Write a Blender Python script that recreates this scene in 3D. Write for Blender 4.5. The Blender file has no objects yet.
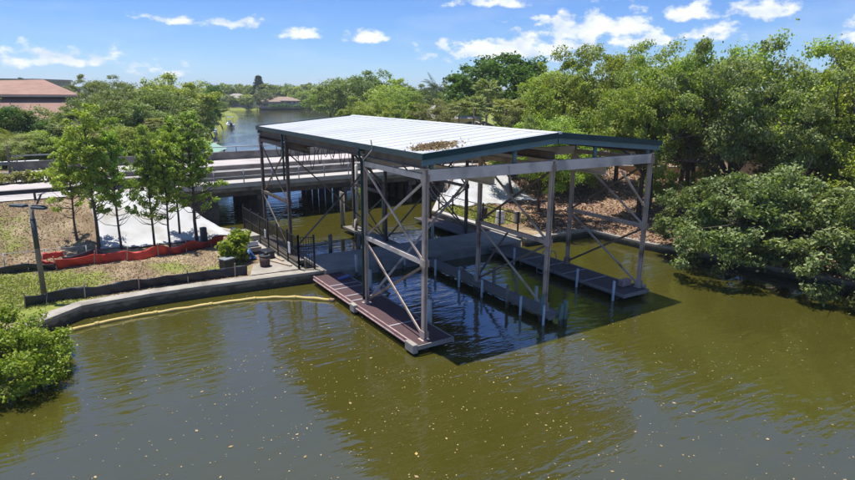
import bpy, math, random
import numpy as np
from mathutils import Vector, Matrix
random.seed(7)
sc = bpy.context.scene
COL = sc.collection

# ------------------------------------------------------------------ helpers
def tag(o, label=None, cat=None, group=None, kind=None):
    if label: o['label'] = label
    if cat: o['category'] = cat
    if group: o['group'] = group
    if kind: o['kind'] = kind
    return o

def empty(name, loc=(0, 0, 0), label=None, cat=None, group=None, rz=0):
    o = bpy.data.objects.new(name, None)
    COL.objects.link(o)
    o.empty_display_size = .3
    o.location = loc
    o.rotation_euler = (0, 0, rz)
    return tag(o, label, cat, group)

class MB:
    """collects shapes, given in world coordinates, into one mesh"""
    def __init__(s): s.v = []; s.f = []; s.sm = []
    def quad(s, a, b, c, d):
        n = len(s.v); s.v += [tuple(a), tuple(b), tuple(c), tuple(d)]; s.f.append((n, n+1, n+2, n+3)); s.sm.append(False); return s
    def poly(s, pts):
        n = len(s.v); s.v += [tuple(p) for p in pts]; s.f.append(tuple(range(n, n+len(pts)))); s.sm.append(False); return s
    def hexa(s, p):
        n = len(s.v); s.v += [tuple(q) for q in p]
        for f in ((0,3,2,1),(4,5,6,7),(0,1,5,4),(1,2,6,5),(2,3,7,6),(3,0,4,7)):
            s.f.append(tuple(n+i for i in f)); s.sm.append(False)
        return s
    def box(s, x0, x1, y0, y1, z0, z1):
        return s.hexa([(x0,y0,z0),(x1,y0,z0),(x1,y1,z0),(x0,y1,z0),(x0,y0,z1),(x1,y0,z1),(x1,y1,z1),(x0,y1,z1)])
    def cbox(s, c, sx, sy, sz, rz=0, tilt=0):
        R = Matrix.Rotation(rz, 3, 'Z') @ Matrix.Rotation(tilt, 3, 'Y')
        P = []
        for z in (-.5, .5):
            for x, y in ((-.5,-.5),(.5,-.5),(.5,.5),(-.5,.5)):
                P.append(Vector(c) + R @ Vector((x*sx, y*sy, z*sz)))
        return s.hexa(P)
    def bar(s, p0, p1, w, h, up=(0,0,1)):
        p0, p1 = Vector(p0), Vector(p1)
        d = (p1-p0).normalized(); u = Vector(up)
        if abs(d.dot(u)) > .98: u = Vector((0, 1, 0))
        r = d.cross(u).normalized(); u = r.cross(d)
        P = []
        for p in (p0, p1):
            for a, b in ((-1,-1),(1,-1),(1,1),(-1,1)):
                P.append(p + r*(a*w/2) + u*(b*h/2))
        return s.hexa(P)
    def ibeam(s, p0, p1, w, h, t=.03, up=(0,0,1)):
        p0, p1 = Vector(p0), Vector(p1)
        d = (p1-p0).normalized(); u = Vector(up)
        r = d.cross(u).normalized(); u = r.cross(d)
        k = h/2 - t/2
        s.bar(p0+u*k, p1+u*k, w, t, u); s.bar(p0-u*k, p1-u*k, w, t, u)
        return s.bar(p0, p1, t, h-2*t, u)
    def tube(s, pts, rad, n=8, cap=True):
        pts = [Vector(p) for p in pts]
        if not isinstance(rad, (list, tuple)): rad = [rad]*len(pts)
        base = len(s.v); ref = None
        for i, p in enumerate(pts):
            d = (pts[min(i+1, len(pts)-1)] - pts[max(i-1, 0)]).normalized()
            if ref is None:
                ref = d.orthogonal().normalized()
            r = (ref - d*ref.dot(d))
            r = r.normalized() if r.length > 1e-4 else d.orthogonal().normalized()
            ref = r; q = d.cross(r)
            for k in range(n):
                a = 2*math.pi*k/n
                s.v.append(tuple(p + r*(math.cos(a)*rad[i]) + q*(math.sin(a)*rad[i])))
        for i in range(len(pts)-1):
            for k in range(n):
                a = base+i*n+k; b = base+i*n+(k+1) % n
                s.f.append((a, b, b+n, a+n)); s.sm.append(True)
        if cap:
            s.f.append(tuple(base+k for k in range(n))[::-1]); s.sm.append(False)
            e = base+(len(pts)-1)*n
            s.f.append(tuple(e+k for k in range(n))); s.sm.append(False)
        return s
    def mesh(s, name, mat, off=(0, 0, 0)):
        me = bpy.data.meshes.new(name)
        ox, oy, oz = off
        me.from_pydata([(x-ox, y-oy, z-oz) for x, y, z in s.v], [], s.f)
        me.polygons.foreach_set('use_smooth', s.sm)
        me.materials.append(mat)
        me.update()
        return me
    def build(s, name, mat, parent=None, bevel=0):
        """links ONE mesh object; coordinates are world, parent chain is unrotated"""
        off = Vector((0, 0, 0)); p = parent
        while p is not None:
            off += p.location; p = p.parent
        o = bpy.data.objects.new(name, s.mesh(name, mat, off))
        COL.objects.link(o)
        if parent is not None: o.parent = parent
        if bevel:
            m = o.modifiers.new('bevel', 'BEVEL'); m.width = bevel; m.segments = 2; m.limit_method = 'ANGLE'
        return o

def thing1(mb, name, mat, loc, label, cat, group=None, bevel=0):
    o = bpy.data.objects.new(name, mb.mesh(name, mat, loc)); COL.objects.link(o); o.location = loc
    if bevel:
        m = o.modifiers.new('bevel', 'BEVEL'); m.width = bevel; m.segments = 2; m.limit_method = 'ANGLE'
    return tag(o, label, cat, group)

# ------------------------------------------------------------------ materials
def newmat(name):
    m = bpy.data.materials.new(name); m.use_nodes = True
    return m, m.node_tree.nodes, m.node_tree.links, m.node_tree.nodes['Principled BSDF']

def mat(name, c1, c2=None, rough=.7, scale=2., metal=0., bump=0., bscale=30., stretch=(1, 1, 1), spec=.5, lo=.35, hi=.65, c3=None, s3=.4, tide=None):
    m, N, L, B = newmat(name)
    B.inputs['Roughness'].default_value = rough
    B.inputs['Metallic'].default_value = metal
    B.inputs['Specular IOR Level'].default_value = spec
    if c2 is None: c2 = tuple(x*.75 for x in c1)
    tc = N.new('ShaderNodeNewGeometry'); mp = N.new('ShaderNodeMapping')
    mp.inputs['Scale'].default_value = stretch
    L.new(tc.outputs['Position'], mp.inputs['Vector'])
    n = N.new('ShaderNodeTexNoise'); n.inputs['Scale'].default_value = scale; n.inputs['Detail'].default_value = 6; n.inputs['Roughness'].default_value = .65
    L.new(mp.outputs['Vector'], n.inputs['Vector'])
    r = N.new('ShaderNodeValToRGB'); r.color_ramp.elements[0].position = lo; r.color_ramp.elements[1].position = hi
    r.color_ramp.elements[0].color = (*c2, 1); r.color_ramp.elements[1].color = (*c1, 1)
    L.new(n.outputs['Fac'], r.inputs['Fac'])
    out = r.outputs['Color']
    if c3:
        n3 = N.new('ShaderNodeTexNoise'); n3.inputs['Scale'].default_value = s3; n3.inputs['Detail'].default_value = 5
        L.new(tc.outputs['Position'], n3.inputs['Vector'])
        r3 = N.new('ShaderNodeValToRGB'); r3.color_ramp.elements[0].position = .52; r3.color_ramp.elements[1].position = .68
        L.new(n3.outputs['Fac'], r3.inputs['Fac'])
        mx = N.new('ShaderNodeMix'); mx.data_type = 'RGBA'
        L.new(r3.outputs['Color'], mx.inputs['Factor']); L.new(out, mx.inputs[6]); mx.inputs[7].default_value = (*c3, 1)
        out = mx.outputs[2]
    if tide is not None:    # algae and barnacle band left by the tide
        sz_ = N.new('ShaderNodeSeparateXYZ'); L.new(tc.outputs['Position'], sz_.inputs[0])
        nt_ = N.new('ShaderNodeTexNoise'); nt_.inputs['Scale'].default_value = 3.5; nt_.inputs['Detail'].default_value = 6; L.new(tc.outputs['Position'], nt_.inputs['Vector'])
        ad = N.new('ShaderNodeMath'); ad.operation = 'MULTIPLY_ADD'; L.new(nt_.outputs['Fac'], ad.inputs[0]); ad.inputs[1].default_value = .34; L.new(sz_.outputs[2], ad.inputs[2])
        mr = N.new('ShaderNodeMapRange'); mr.inputs['From Min'].default_value = tide+.12; mr.inputs['From Max'].default_value = tide+.22; mr.inputs['To Min'].default_value = .85; mr.inputs['To Max'].default_value = 0
        L.new(ad.outputs[0], mr.inputs['Value'])
        m4 = N.new('ShaderNodeMix'); m4.data_type = 'RGBA'; L.new(mr.outputs[0], m4.inputs['Factor']); L.new(out, m4.inputs[6]); m4.inputs[7].default_value = (.035, .034, .018, 1); out = m4.outputs[2]
    L.new(out, B.inputs['Base Color'])
    if bump:
        b = N.new('ShaderNodeBump'); b.inputs['Strength'].default_value = bump; b.inputs['Distance'].default_value = .03
        nb = N.new('ShaderNodeTexNoise'); nb.inputs['Scale'].default_value = bscale; nb.inputs['Detail'].default_value = 4
        L.new(mp.outputs['Vector'], nb.inputs['Vector']); L.new(nb.outputs['Fac'], b.inputs['Height']); L.new(b.outputs['Normal'], B.inputs['Normal'])
    return m

def leafmat(name, dark, light, third=None, trans=.36, per_obj=.2, gain=1.6):
    m, N, L, B = newmat(name)
    B.inputs['Roughness'].default_value = .55
    B.inputs['Specular IOR Level'].default_value = .3
    dark = tuple(min(.8, x*gain) for x in dark); light = tuple(min(.8, x*gain) for x in light); third = third and tuple(min(.8, x*gain) for x in third)
    g = N.new('ShaderNodeNewGeometry'); oi = N.new('ShaderNodeObjectInfo')
    r = N.new('ShaderNodeValToRGB')
    r.color_ramp.elements[0].color = (*dark, 1); r.color_ramp.elements[1].color = (*light, 1)
    if third:
        e = r.color_ramp.elements.new(.93); e.color = (*light, 1); r.color_ramp.elements[2].color = (*third, 1)
    L.new(g.outputs['Random Per Island'], r.inputs['Fac'])
    hs = N.new('ShaderNodeHueSaturation')
    a = N.new('ShaderNodeMapRange'); a.inputs['To Min'].default_value = 1-per_obj; a.inputs['To Max'].default_value = 1+per_obj
    L.new(oi.outputs['Random'], a.inputs['Value']); L.new(a.outputs['Result'], hs.inputs['Value'])
    ml = N.new('ShaderNodeMath'); ml.operation = 'MULTIPLY'; ml.inputs[1].default_value = 7.31
    fr = N.new('ShaderNodeMath'); fr.operation = 'FRACT'
    L.new(oi.outputs['Random'], ml.inputs[0]); L.new(ml.outputs[0], fr.inputs[0])
    a2 = N.new('ShaderNodeMapRange'); a2.inputs['To Min'].default_value = .472; a2.inputs['To Max'].default_value = .506
    L.new(fr.outputs[0], a2.inputs['Value']); L.new(a2.outputs['Result'], hs.inputs['Hue'])
    L.new(r.outputs['Color'], hs.inputs['Color'])
    L.new(hs.outputs['Color'], B.inputs['Base Color'])
    t = N.new('ShaderNodeBsdfTranslucent')
    tn = N.new('ShaderNodeMix'); tn.data_type = 'RGBA'; tn.blend_type = 'MULTIPLY'; tn.inputs[0].default_value = 1; tn.inputs[7].default_value = (1.2, 1.3, .55, 1)
    L.new(hs.outputs['Color'], tn.inputs[6]); L.new(tn.outputs[2], t.inputs['Color'])
    mx = N.new('ShaderNodeMixShader'); mx.inputs[0].default_value = trans
    L.new(B.outputs[0], mx.inputs[1]); L.new(t.outputs[0], mx.inputs[2]); L.new(mx.outputs[0], N['Material Output'].inputs['Surface'])
    return m

M = {}
M['steel'] = mat('grey_painted_steel', (.58, .455, .355), (.42, .32, .245), .6, 1.6, c3=(.20, .13, .085), s3=1.1, bump=.1, lo=.3, hi=.7)
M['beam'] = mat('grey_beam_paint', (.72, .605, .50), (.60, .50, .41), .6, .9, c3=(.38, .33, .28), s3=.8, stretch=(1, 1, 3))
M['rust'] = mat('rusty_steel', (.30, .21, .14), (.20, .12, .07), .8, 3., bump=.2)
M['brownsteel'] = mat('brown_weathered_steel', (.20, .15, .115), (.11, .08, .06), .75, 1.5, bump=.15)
M['roofwhite'] = mat('white_metal_roof', (.50, .50, .505), (.455, .455, .46), .45, .35, c3=(.42, .415, .40), s3=.22, lo=.3, hi=.6, stretch=(.4, 1, 1))
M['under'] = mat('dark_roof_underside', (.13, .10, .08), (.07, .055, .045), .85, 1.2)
M['teal'] = mat('dark_teal_trim', (.007, .050, .053), (.005, .034, .037), .5, 1.5, spec=.3)
M['tealgrey'] = mat('weathered_teal_trim', (.055, .085, .088), (.035, .06, .063), .5, 1.2)
M['blue'] = mat('light_teal_paint', (.115, .215, .235), (.09, .165, .185), .5, 2.)
M['concrete'] = mat('concrete', (.36, .33, .28), (.25, .225, .185), .9, 1.3, bump=.3, c3=(.20, .18, .145), s3=.9)
M['concdark'] = mat('stained_concrete', (.25, .225, .18), (.14, .125, .095), .9, 1.6, bump=.4, c3=(.085, .075, .05), s3=1.2, stretch=(1, 1, 2.5), tide=.24)
M['walk'] = mat('walkway_concrete', (.36, .325, .285), (.26, .235, .205), .9, .9, bump=.2, c3=(.22, .21, .19), s3=.5)
M['walkside'] = mat('walkway_edge', (.30, .285, .25), (.19, .18, .155), .9, 1.4, bump=.3)
M['deckmaroon'] = mat('maroon_decking', (.085, .040, .043), (.055, .027, .030), .7, 2.5, stretch=(1, 7, 1), bump=.2)
M['deckdark'] = mat('dark_brown_decking', (.085, .058, .062), (.055, .038, .042), .7, 2.5, stretch=(1, 7, 1), bump=.2)
M['deckgrey'] = mat('grey_weathered_wood', (.26, .235, .205), (.17, .15, .13), .85, 3., stretch=(6, 1, 1), bump=.3)
M['edgewhite'] = mat('pale_sunlit_edge_board', (.44, .30, .27), (.24, .14, .125), .75, 3., stretch=(2, .7, 2))  # pale pink puts the sunlight on the dock edge into the board colour
M['strip'] = mat('pale_grey_strip', (.40, .40, .42), (.30, .30, .32), .7, 3.)
M['pilewood'] = mat('weathered_pile_wood', (.27, .235, .175), (.15, .13, .095), .9, 4., stretch=(3, 3, .5), bump=.4, tide=.28)
M['pilegreen'] = mat('algae_green_pile', (.16, .22, .17), (.09, .125, .095), .85, 4., stretch=(3, 3, .6), bump=.3, tide=.28)
M['pilegrey'] = mat('pale_grey_pile', (.46, .47, .45), (.30, .31, .29), .85, 2.5, stretch=(2, 2, .5), bump=.2, tide=.28)
M['pvc'] = mat('white_plastic_pipe', (.46, .50, .52), (.36, .40, .42), .4, 2.)
M['black'] = mat('black_metal', (.016, .016, .018), (.010, .010, .011), .45, 3.)
M['dark'] = mat('dark_plastic', (.035, .035, .038), (.022, .022, .024), .6, 3.)
M['asphalt'] = mat('pale_worn_road', (.47, .42, .395), (.40, .36, .34), .9, .5, bump=.15, c3=(.28, .255, .245), s3=.2, stretch=(.3, 2, 1))
M['parapet'] = mat('stained_parapet', (.22, .20, .18), (.12, .11, .10), .9, .8, c3=(.08, .075, .07), s3=.6, stretch=(1, 1, 3), bump=.2)
M['kerb'] = mat('pale_kerb', (.44, .41, .375), (.34, .315, .29), .9, 1.)
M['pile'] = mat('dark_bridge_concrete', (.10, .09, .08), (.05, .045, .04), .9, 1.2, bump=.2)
M['tarp'] = mat('white_geotextile', (.48, .48, .48), (.43, .43, .425), .85, .6, bump=.5, bscale=4, c3=(.34, .32, .28), s3=.7)
M['silt'] = mat('black_silt_fabric', (.024, .025, .030), (.014, .015, .018), .55, 2., spec=.6)
M['orange'] = mat('orange_red_fence_mesh', (.66, .06, .03), (.45, .035, .02), .6, 2.)
M['maroon'] = mat('dull_red_fence_mesh', (.36, .035, .03), (.22, .024, .024), .65, 2.)
M['stake'] = mat('pale_wood_stake', (.42, .33, .24), (.30, .23, .16), .8, 3.)
M['boom'] = mat('yellow_float_boom', (.52, .40, .12), (.42, .30, .08), .6, 1.5, c3=(.38, .30, .12), s3=1.2)
M['pole'] = mat('weathered_wood_pole', (.26, .23, .19), (.15, .135, .11), .85, 2., stretch=(4, 4, .5), bump=.3)
M['lampgrey'] = mat('lamp_housing_grey', (.055, .07, .08), (.04, .05, .058), .6, 2.)
M['galv'] = mat('galvanised_steel', (.30, .32, .36), (.22, .24, .27), .5, 1.5, metal=.3)
M['darkgalv'] = mat('dull_guardrail_steel', (.085, .085, .09), (.055, .055, .06), .55, 1.5)
M['bark'] = mat('grey_brown_bark', (.155, .125, .10), (.07, .055, .043), .95, 3., stretch=(3, 3, .7), bump=.6, bscale=12)
M['barkdark'] = mat('dark_bark', (.085, .068, .054), (.038, .03, .024), .95, 3., stretch=(3, 3, .7), bump=.6, bscale=12)
M['palmtrunk'] = mat('palm_trunk', (.24, .205, .165), (.13, .11, .09), .95, 4., stretch=(1, 1, 4), bump=.5)
M['binbrown'] = mat('brown_bin', (.085, .05, .038), (.055, .033, .026), .7, 3.)
M['blueplastic'] = mat('blue_plastic_sheet', (.03, .10, .30), (.02, .06, .18), .45, 3.)
M['white'] = mat('white_paint', (.78, .78, .76), (.68, .68, .66), .5, 1.)
M['stucco'] = mat('tan_stucco', (.50, .37, .22), (.42, .30, .18), .9, 2.)
M['greywall'] = mat('grey_wall_panel', (.30, .30, .32), (.25, .25, .27), .8, .6)
M['pinkwall'] = mat('salmon_stucco', (.40, .29, .23), (.34, .24, .19), .9, .6)
M['brownroof'] = mat('brown_shingles', (.34, .205, .155), (.27, .16, .12), .9, .9, c3=(.20, .125, .10), s3=.2, stretch=(1, 1, 5))
M['tanroof'] = mat('tan_tile_roof', (.30, .22, .165), (.23, .165, .12), .9, 1.)
M['greyroof'] = mat('grey_shingle_roof', (.34, .30, .28), (.27, .24, .22), .9, 1.)
M['greenroof'] = mat('pale_green_metal_roof', (.26, .42, .33), (.20, .34, .27), .6, 1.)
M['glass'] = mat('dark_window_glass', (.03, .035, .04), (.02, .024, .03), .08, 1.)
M['bluehull'] = mat('blue_canvas', (.06, .09, .17), (.04, .06, .12), .7, 2.)
M['brick'] = mat('pale_stone_block', (.38, .34, .30), (.28, .25, .22), .9, 2., bump=.3)

LF = {}
LF['oak'] = leafmat('oak_leaves', (.062, .090, .018), (.148, .186, .032), (.21, .21, .05), gain=2.55)
LF['oakgrey'] = leafmat('grey_green_leaves', (.062, .086, .032), (.132, .158, .052), (.19, .195, .08), gain=2.4)
LF['overhang'] = leafmat('dark_oak_leaves', (.040, .060, .020), (.105, .135, .045), (.21, .22, .10), trans=.32, gain=2.2)  # darker grey-green leaf tone for the low overhanging trees
LF['bright'] = leafmat('bright_green_leaves', (.085, .135, .018), (.185, .255, .028), (.27, .28, .05), gain=1.8)
LF['cypress'] = leafmat('fresh_green_leaves', (.070, .112, .020), (.155, .212, .032), (.26, .26, .05), gain=2.4)
LF['ficus'] = leafmat('deep_green_leaves', (.03, .068, .014), (.072, .135, .024), None)
LF['woods'] = leafmat('woods_leaves', (.062, .090, .026), (.125, .155, .042), (.18, .18, .06), gain=1.85)
LF['mangrove'] = leafmat('mangrove_leaves', (.07, .12, .014), (.165, .245, .022), (.28, .25, .04), per_obj=.05)
LF['palm'] = leafmat('palm_fronds', (.085, .11, .030), (.19, .215, .065), (.27, .24, .11))
LF['olive'] = leafmat('olive_leaves', (.12, .13, .045), (.19, .19, .075), (.24, .20, .10))
LF['pine'] = leafmat('conifer_needles', (.018, .038, .018), (.035, .06, .028), None)

# ------------------------------------------------------------------ camera (all coordinates: x along the shed front, y towards its back)
F, PIT, YAW, AX, AY, ROLL = 602.8252, .2419, .5693, -.1021, 22.3833, .009
cY, sY = math.cos(YAW), math.sin(YAW)
CAM = Vector((-(AX*cY+AY*sY), AX*sY-AY*cY, 10.))
fwd_h = Vector((sY, cY, 0)); right = Vector((cY, -sY, 0))
fwd = fwd_h*math.cos(PIT) + Vector((0, 0, -math.sin(PIT)))
up = fwd_h*math.sin(PIT) + Vector((0, 0, math.cos(PIT)))
r2 = right*math.cos(ROLL) + up*math.sin(ROLL)
u2 = -right*math.sin(ROLL) + up*math.cos(ROLL)
cd = bpy.data.cameras.new('camera'); cam = bpy.data.objects.new('camera', cd); COL.objects.link(cam)
cam.matrix_world = Matrix(((r2.x, u2.x, -fwd.x, CAM.x), (r2.y, u2.y, -fwd.y, CAM.y), (r2.z, u2.z, -fwd.z, CAM.z), (0, 0, 0, 1)))
cd.sensor_width = 36; cd.lens = F/855*36; cd.clip_end = 12000; cd.clip_start = .2
sc.camera = cam

def ray(px, py):
    return r2*((px-427.5)/F) - u2*((py-240)/F) + fwd
def at_z(px, py, z):
    d = ray(px, py); t = (z-10.)/d.z
    return CAM + d*t
def at_depth(px, py, D):
    """point seen at a pixel of the survey photo, D metres ahead along the ground"""
    d = ray(px, py); t = D/d.dot(fwd_h)
    return CAM + d*t

# ------------------------------------------------------------------ sky and sun
SUN = Vector((-.075, .212, 1.)).normalized()
w = bpy.data.worlds.new('World'); sc.world = w; w.use_nodes = True
N = w.node_tree.nodes; L = w.node_tree.links
bg = N['Background']; bg.inputs['Strength'].default_value = .115
sky = N.new('ShaderNodeTexSky'); sky.sky_type = 'NISHITA'; sky.sun_disc = False
sky.sun_elevation = math.asin(SUN.z); sky.sun_rotation = math.atan2(SUN.x, SUN.y)
sky.air_density = 1.; sky.dust_density = .3; sky.ozone_density = 2.2; sky.altitude = 0
tc = N.new('ShaderNodeTexCoord'); sp = N.new('ShaderNodeSeparateXYZ')
L.new(tc.outputs['Generated'], sp.inputs[0])
def math_node(op, a, b=None):
    n = N.new('ShaderNodeMath'); n.operation = op
    for i, x in enumerate((a, b)):
        if x is None: continue
        if isinstance(x, (int, float)): n.inputs[i].default_value = x
        else: L.new(x, n.inputs[i])
    return n.outputs[0]
az = math_node('ARCTAN2', sp.outputs[0], sp.outputs[1])
el = math_node('ARCSINE', sp.outputs[2])
def azel(px, py):
    d = ray(px, py).normalized()
    return math.atan2(d.x, d.y), math.asin(d.z)
noise = N.new('ShaderNodeTexNoise'); noise.inputs['Scale'].default_value = 34; noise.inputs['Detail'].default_value = 7; noise.inputs['Roughness'].default_value = .58
mpn = N.new('ShaderNodeMapping'); mpn.inputs['Scale'].default_value = (1, 1, 1.7)
L.new(tc.outputs['Generated'], mpn.inputs[0]); L.new(mpn.outputs[0], noise.inputs['Vector'])
# clouds: centre, half width, half height on the photograph's angular scale, density
clouds = [(70,62,75,8,.95),(18,52,34,7,.75),(105,58,36,9,.8),(210,23,52,7,.8),(308,35,24,9,1.),(368,38,26,8,.95),(345,40,30,5,.4),(160,72,24,5,.6),
          (487,3,50,8,1.),(505,52,85,14,1.2),(590,30,70,16,1.2),(690,14,24,11,1.1),(762,12,30,11,1.1),(640,12,16,6,.7),(700,36,34,9,.9),(566,48,55,10,1.),
          (640,42,60,10,.8),(735,22,14,5,.7),(665,40,20,6,.7),(620,0,30,4,.4),(830,-40,60,14,1.),(100,-60,90,18,1.),(400,-90,120,20,1.),(-120,40,80,14,1.),(960,30,90,16,1.)]
acc = None
for px, py, hw, hh, den in clouds:
    a0, e0 = azel(px, py)
    x = math_node('MULTIPLY', math_node('SUBTRACT', az, a0), F/hw*.92)
    y = math_node('MULTIPLY', math_node('SUBTRACT', el, e0), F/hh*.92)
    y = math_node('MAXIMUM', y, math_node('MULTIPLY', y, -1.7))
    r = math_node('SQRT', math_node('ADD', math_node('MULTIPLY', x, x), math_node('MULTIPLY', y, y)))
    c = math_node('MULTIPLY', math_node('SUBTRACT', 1.15, r), den)
    acc = c if acc is None else math_node('MAXIMUM', acc, c)
nz = math_node('MULTIPLY', math_node('SUBTRACT', noise.outputs['Fac'], .5), 3.4)
mask = N.new('ShaderNodeMapRange'); mask.interpolation_type = 'SMOOTHSTEP'
mask.inputs['From Min'].default_value = .18; mask.inputs['From Max'].default_value = .95; mask.inputs['To Max'].default_value = .92
L.new(math_node('ADD', acc, nz), mask.inputs['Value'])
# thin even veil of wisps
n2 = N.new('ShaderNodeTexNoise'); n2.inputs['Scale'].default_value = 6; n2.inputs['Detail'].default_value = 6
mp2 = N.new('ShaderNodeMapping'); mp2.inputs['Scale'].default_value = (1, 1, 5)
L.new(tc.outputs['Generated'], mp2.inputs[0]); L.new(mp2.outputs[0], n2.inputs['Vector'])
veil = N.new('ShaderNodeMapRange'); veil.inputs['From Min'].default_value = .48; veil.inputs['From Max'].default_value = .8; veil.inputs['To Max'].default_value = .16
L.new(n2.outputs['Fac'], veil.inputs['Value'])
tot = math_node('MAXIMUM', mask.outputs[0], veil.outputs[0])
n3 = N.new('ShaderNodeTexNoise'); n3.inputs['Scale'].default_value = 22; n3.inputs['Detail'].default_value = 4
L.new(mpn.outputs[0], n3.inputs['Vector'])
cr = N.new('ShaderNodeValToRGB'); cr.color_ramp.elements[0].position = .35; cr.color_ramp.elements[1].position = .58
cr.color_ramp.elements[0].color = (3.9, 4.5, 5.2, 1); cr.color_ramp.elements[1].color = (5.9, 6.0, 6.1, 1)
L.new(n3.outputs['Fac'], cr.inputs['Fac'])
mix = N.new('ShaderNodeMix'); mix.data_type = 'RGBA'
tr_ = N.new('ShaderNodeValToRGB'); ce = tr_.color_ramp.elements
while len(ce) < 6: ce.new(.5)
for k, (p, c) in zip(ce, ((0, (.45, .64, 1.04)), (.044, (.365, .52, .82)), (.09, (.325, .47, .78)), (.2, (.20, .40, .86)), (.36, (.48, .63, .86)), (.6, (.62, .74, .90)))):
    k.position = p; k.color = (*c, 1)
L.new(math_node('DIVIDE', el, math.pi/2), tr_.inputs['Fac'])
tint = N.new('ShaderNodeMix'); tint.data_type = 'RGBA'; tint.blend_type = 'MULTIPLY'; tint.inputs[0].default_value = 1
L.new(sky.outputs[0], tint.inputs[6]); L.new(tr_.outputs[0], tint.inputs[7])
L.new(tot, mix.inputs[0]); L.new(tint.outputs[2], mix.inputs[6]); L.new(cr.outputs[0], mix.inputs[7])
L.new(mix.outputs[2], bg.inputs['Color'])

sd = bpy.data.lights.new('sun', 'SUN'); sd.energy = 4.2; sd.angle = math.radians(.5); sd.color = (1., .955, .88)
so = bpy.data.objects.new('sun', sd); COL.objects.link(so)
so.rotation_euler = SUN.to_track_quat('Z', 'Y').to_euler()
so.location = (0, 0, 60)

sc.view_settings.view_transform = 'Standard'; sc.view_settings.look = 'None'; sc.view_settings.gamma = 1; sc.view_settings.exposure = .7
sc.view_settings.use_curve_mapping = False

# ------------------------------------------------------------------ ground and water
WATER = [(-40,-15),(-90,-40),(-90,-150),(90,-150),(47,-60),(28,-22),(23.3,-5.5),(20.9,5.8),(20.5,10.4),(14.2,10.5),(14.2,21),(19.7,28),(20.5,48),(24,55),(40,80),
         (70,120),(100,180),(150,260),(145,294),(57,296),(61,268),(50,205),(30,148),(24,130),(19,115),(13,88),(4,58),(-3,48),(-4.1,27.6),(-.85,21),(-.9,10.5),
         (-3.4,10.75),(-8.4,11.1),(-11.3,10.9),(-12.2,10.2),(-14.5,7.4),(-17,4),(-22,-3)]
def inside(x, y, poly):
    r = np.zeros(x.shape, bool)
    n = len(poly)
    for i in range(n):
        x0, y0 = poly[i]; x1, y1 = poly[(i+1) % n]
        if y0 == y1: continue
        c = ((y0 > y) != (y1 > y)) & (x < (x1-x0)*(y-y0)/(y1-y0)+x0)
        r ^= c
    return r
def sstep(t): t = np.clip(t, 0, 1); return t*t*(3-2*t)
def road_v(u): return 27.5 + .04*u
def land_h(x, y):
    vp = y - road_v(x)
    ramp = sstep((vp+7.8)/7.2)
    open_r = sstep((x-14.3-(y-21)*.79)/2.2); open_l = sstep((-1.0-(y-21)*.5-x)/1.6)
    ramp = np.where((vp < -.5) & (x > 5), ramp*open_r, np.where((vp < -.5), ramp*open_l, ramp))
    h = .55 + 2.38*ramp
    h = np.where(vp > 18.2, 1.3 + 1.63*(1-sstep((vp-18.2)/14)), h)
    rb = sstep((x-24)/16)*1.0*(vp < 8)*sstep((8-vp)/8)
    h = h + rb
    bumps = .07*np.sin(x*1.3+y*.7)*np.sin(y*1.1-x*.4) + .05*np.sin(x*3.1+1)*np.sin(y*2.7)
    calm = (vp > -1.2) & (vp < 18.6)
    return h + np.where(calm, 0, bumps*sstep((y-11.5)/2+(x > 22)*1.0))
def axis(lo, hi, st, outer, k=1.13, mid=None):
    a = list(np.arange(lo, hi+1e-6, st))
    s = st; v = a[-1]
    while v < outer[1]:
        s = min(s*k, 4.0) if (mid and v < mid[1]) else s*1.3
        v += s; a.append(v)
    s = st; v = a[0]; b = []
    while v > outer[0]:
        s = min(s*k, 4.0) if (mid and v > mid[0]) else s*1.3
        v -= s; b.append(v)
    return np.array(b[::-1]+a)
gx = axis(-34, 40, .4, (-3500, 3500), mid=(-80, 170)); gy = axis(-16, 52, .4, (-1200, 4500), mid=(-60, 305))
X, Y = np.meshgrid(gx, gy)
wat = inside(X, Y, WATER)
Z = np.where(wat, -1.5, land_h(X, Y))
under = (Y-road_v(X) > -.4) & (Y-road_v(X) < 18) & ~wat
nx, ny = len(gx), len(gy)
co = np.stack([X, Y, Z], -1).reshape(-1, 3)
ii = (np.arange(ny-1)[:, None]*nx + np.arange(nx-1)[None, :]).reshape(-1)
fq = np.stack([ii, ii+1, ii+1+nx, ii+nx], 1)
def np_mesh(name, co, fq, mat, smooth=False):
    me = bpy.data.meshes.new(name)
    me.vertices.add(len(co)); me.vertices.foreach_set('co', np.asarray(co, np.float32).ravel())
    k = fq.shape[1]
    me.loops.add(fq.size); me.loops.foreach_set('vertex_index', fq.astype(np.int32).ravel())
    me.polygons.add(len(fq)); me.polygons.foreach_set('loop_start', (np.arange(len(fq))*k).astype(np.int32))
    me.polygons.foreach_set('use_smooth', np.full(len(fq), smooth))
    me.update(calc_edges=True)
    if mat: me.materials.append(mat)
    return me
gme = np_mesh('ground', co, fq, None, True)
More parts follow.
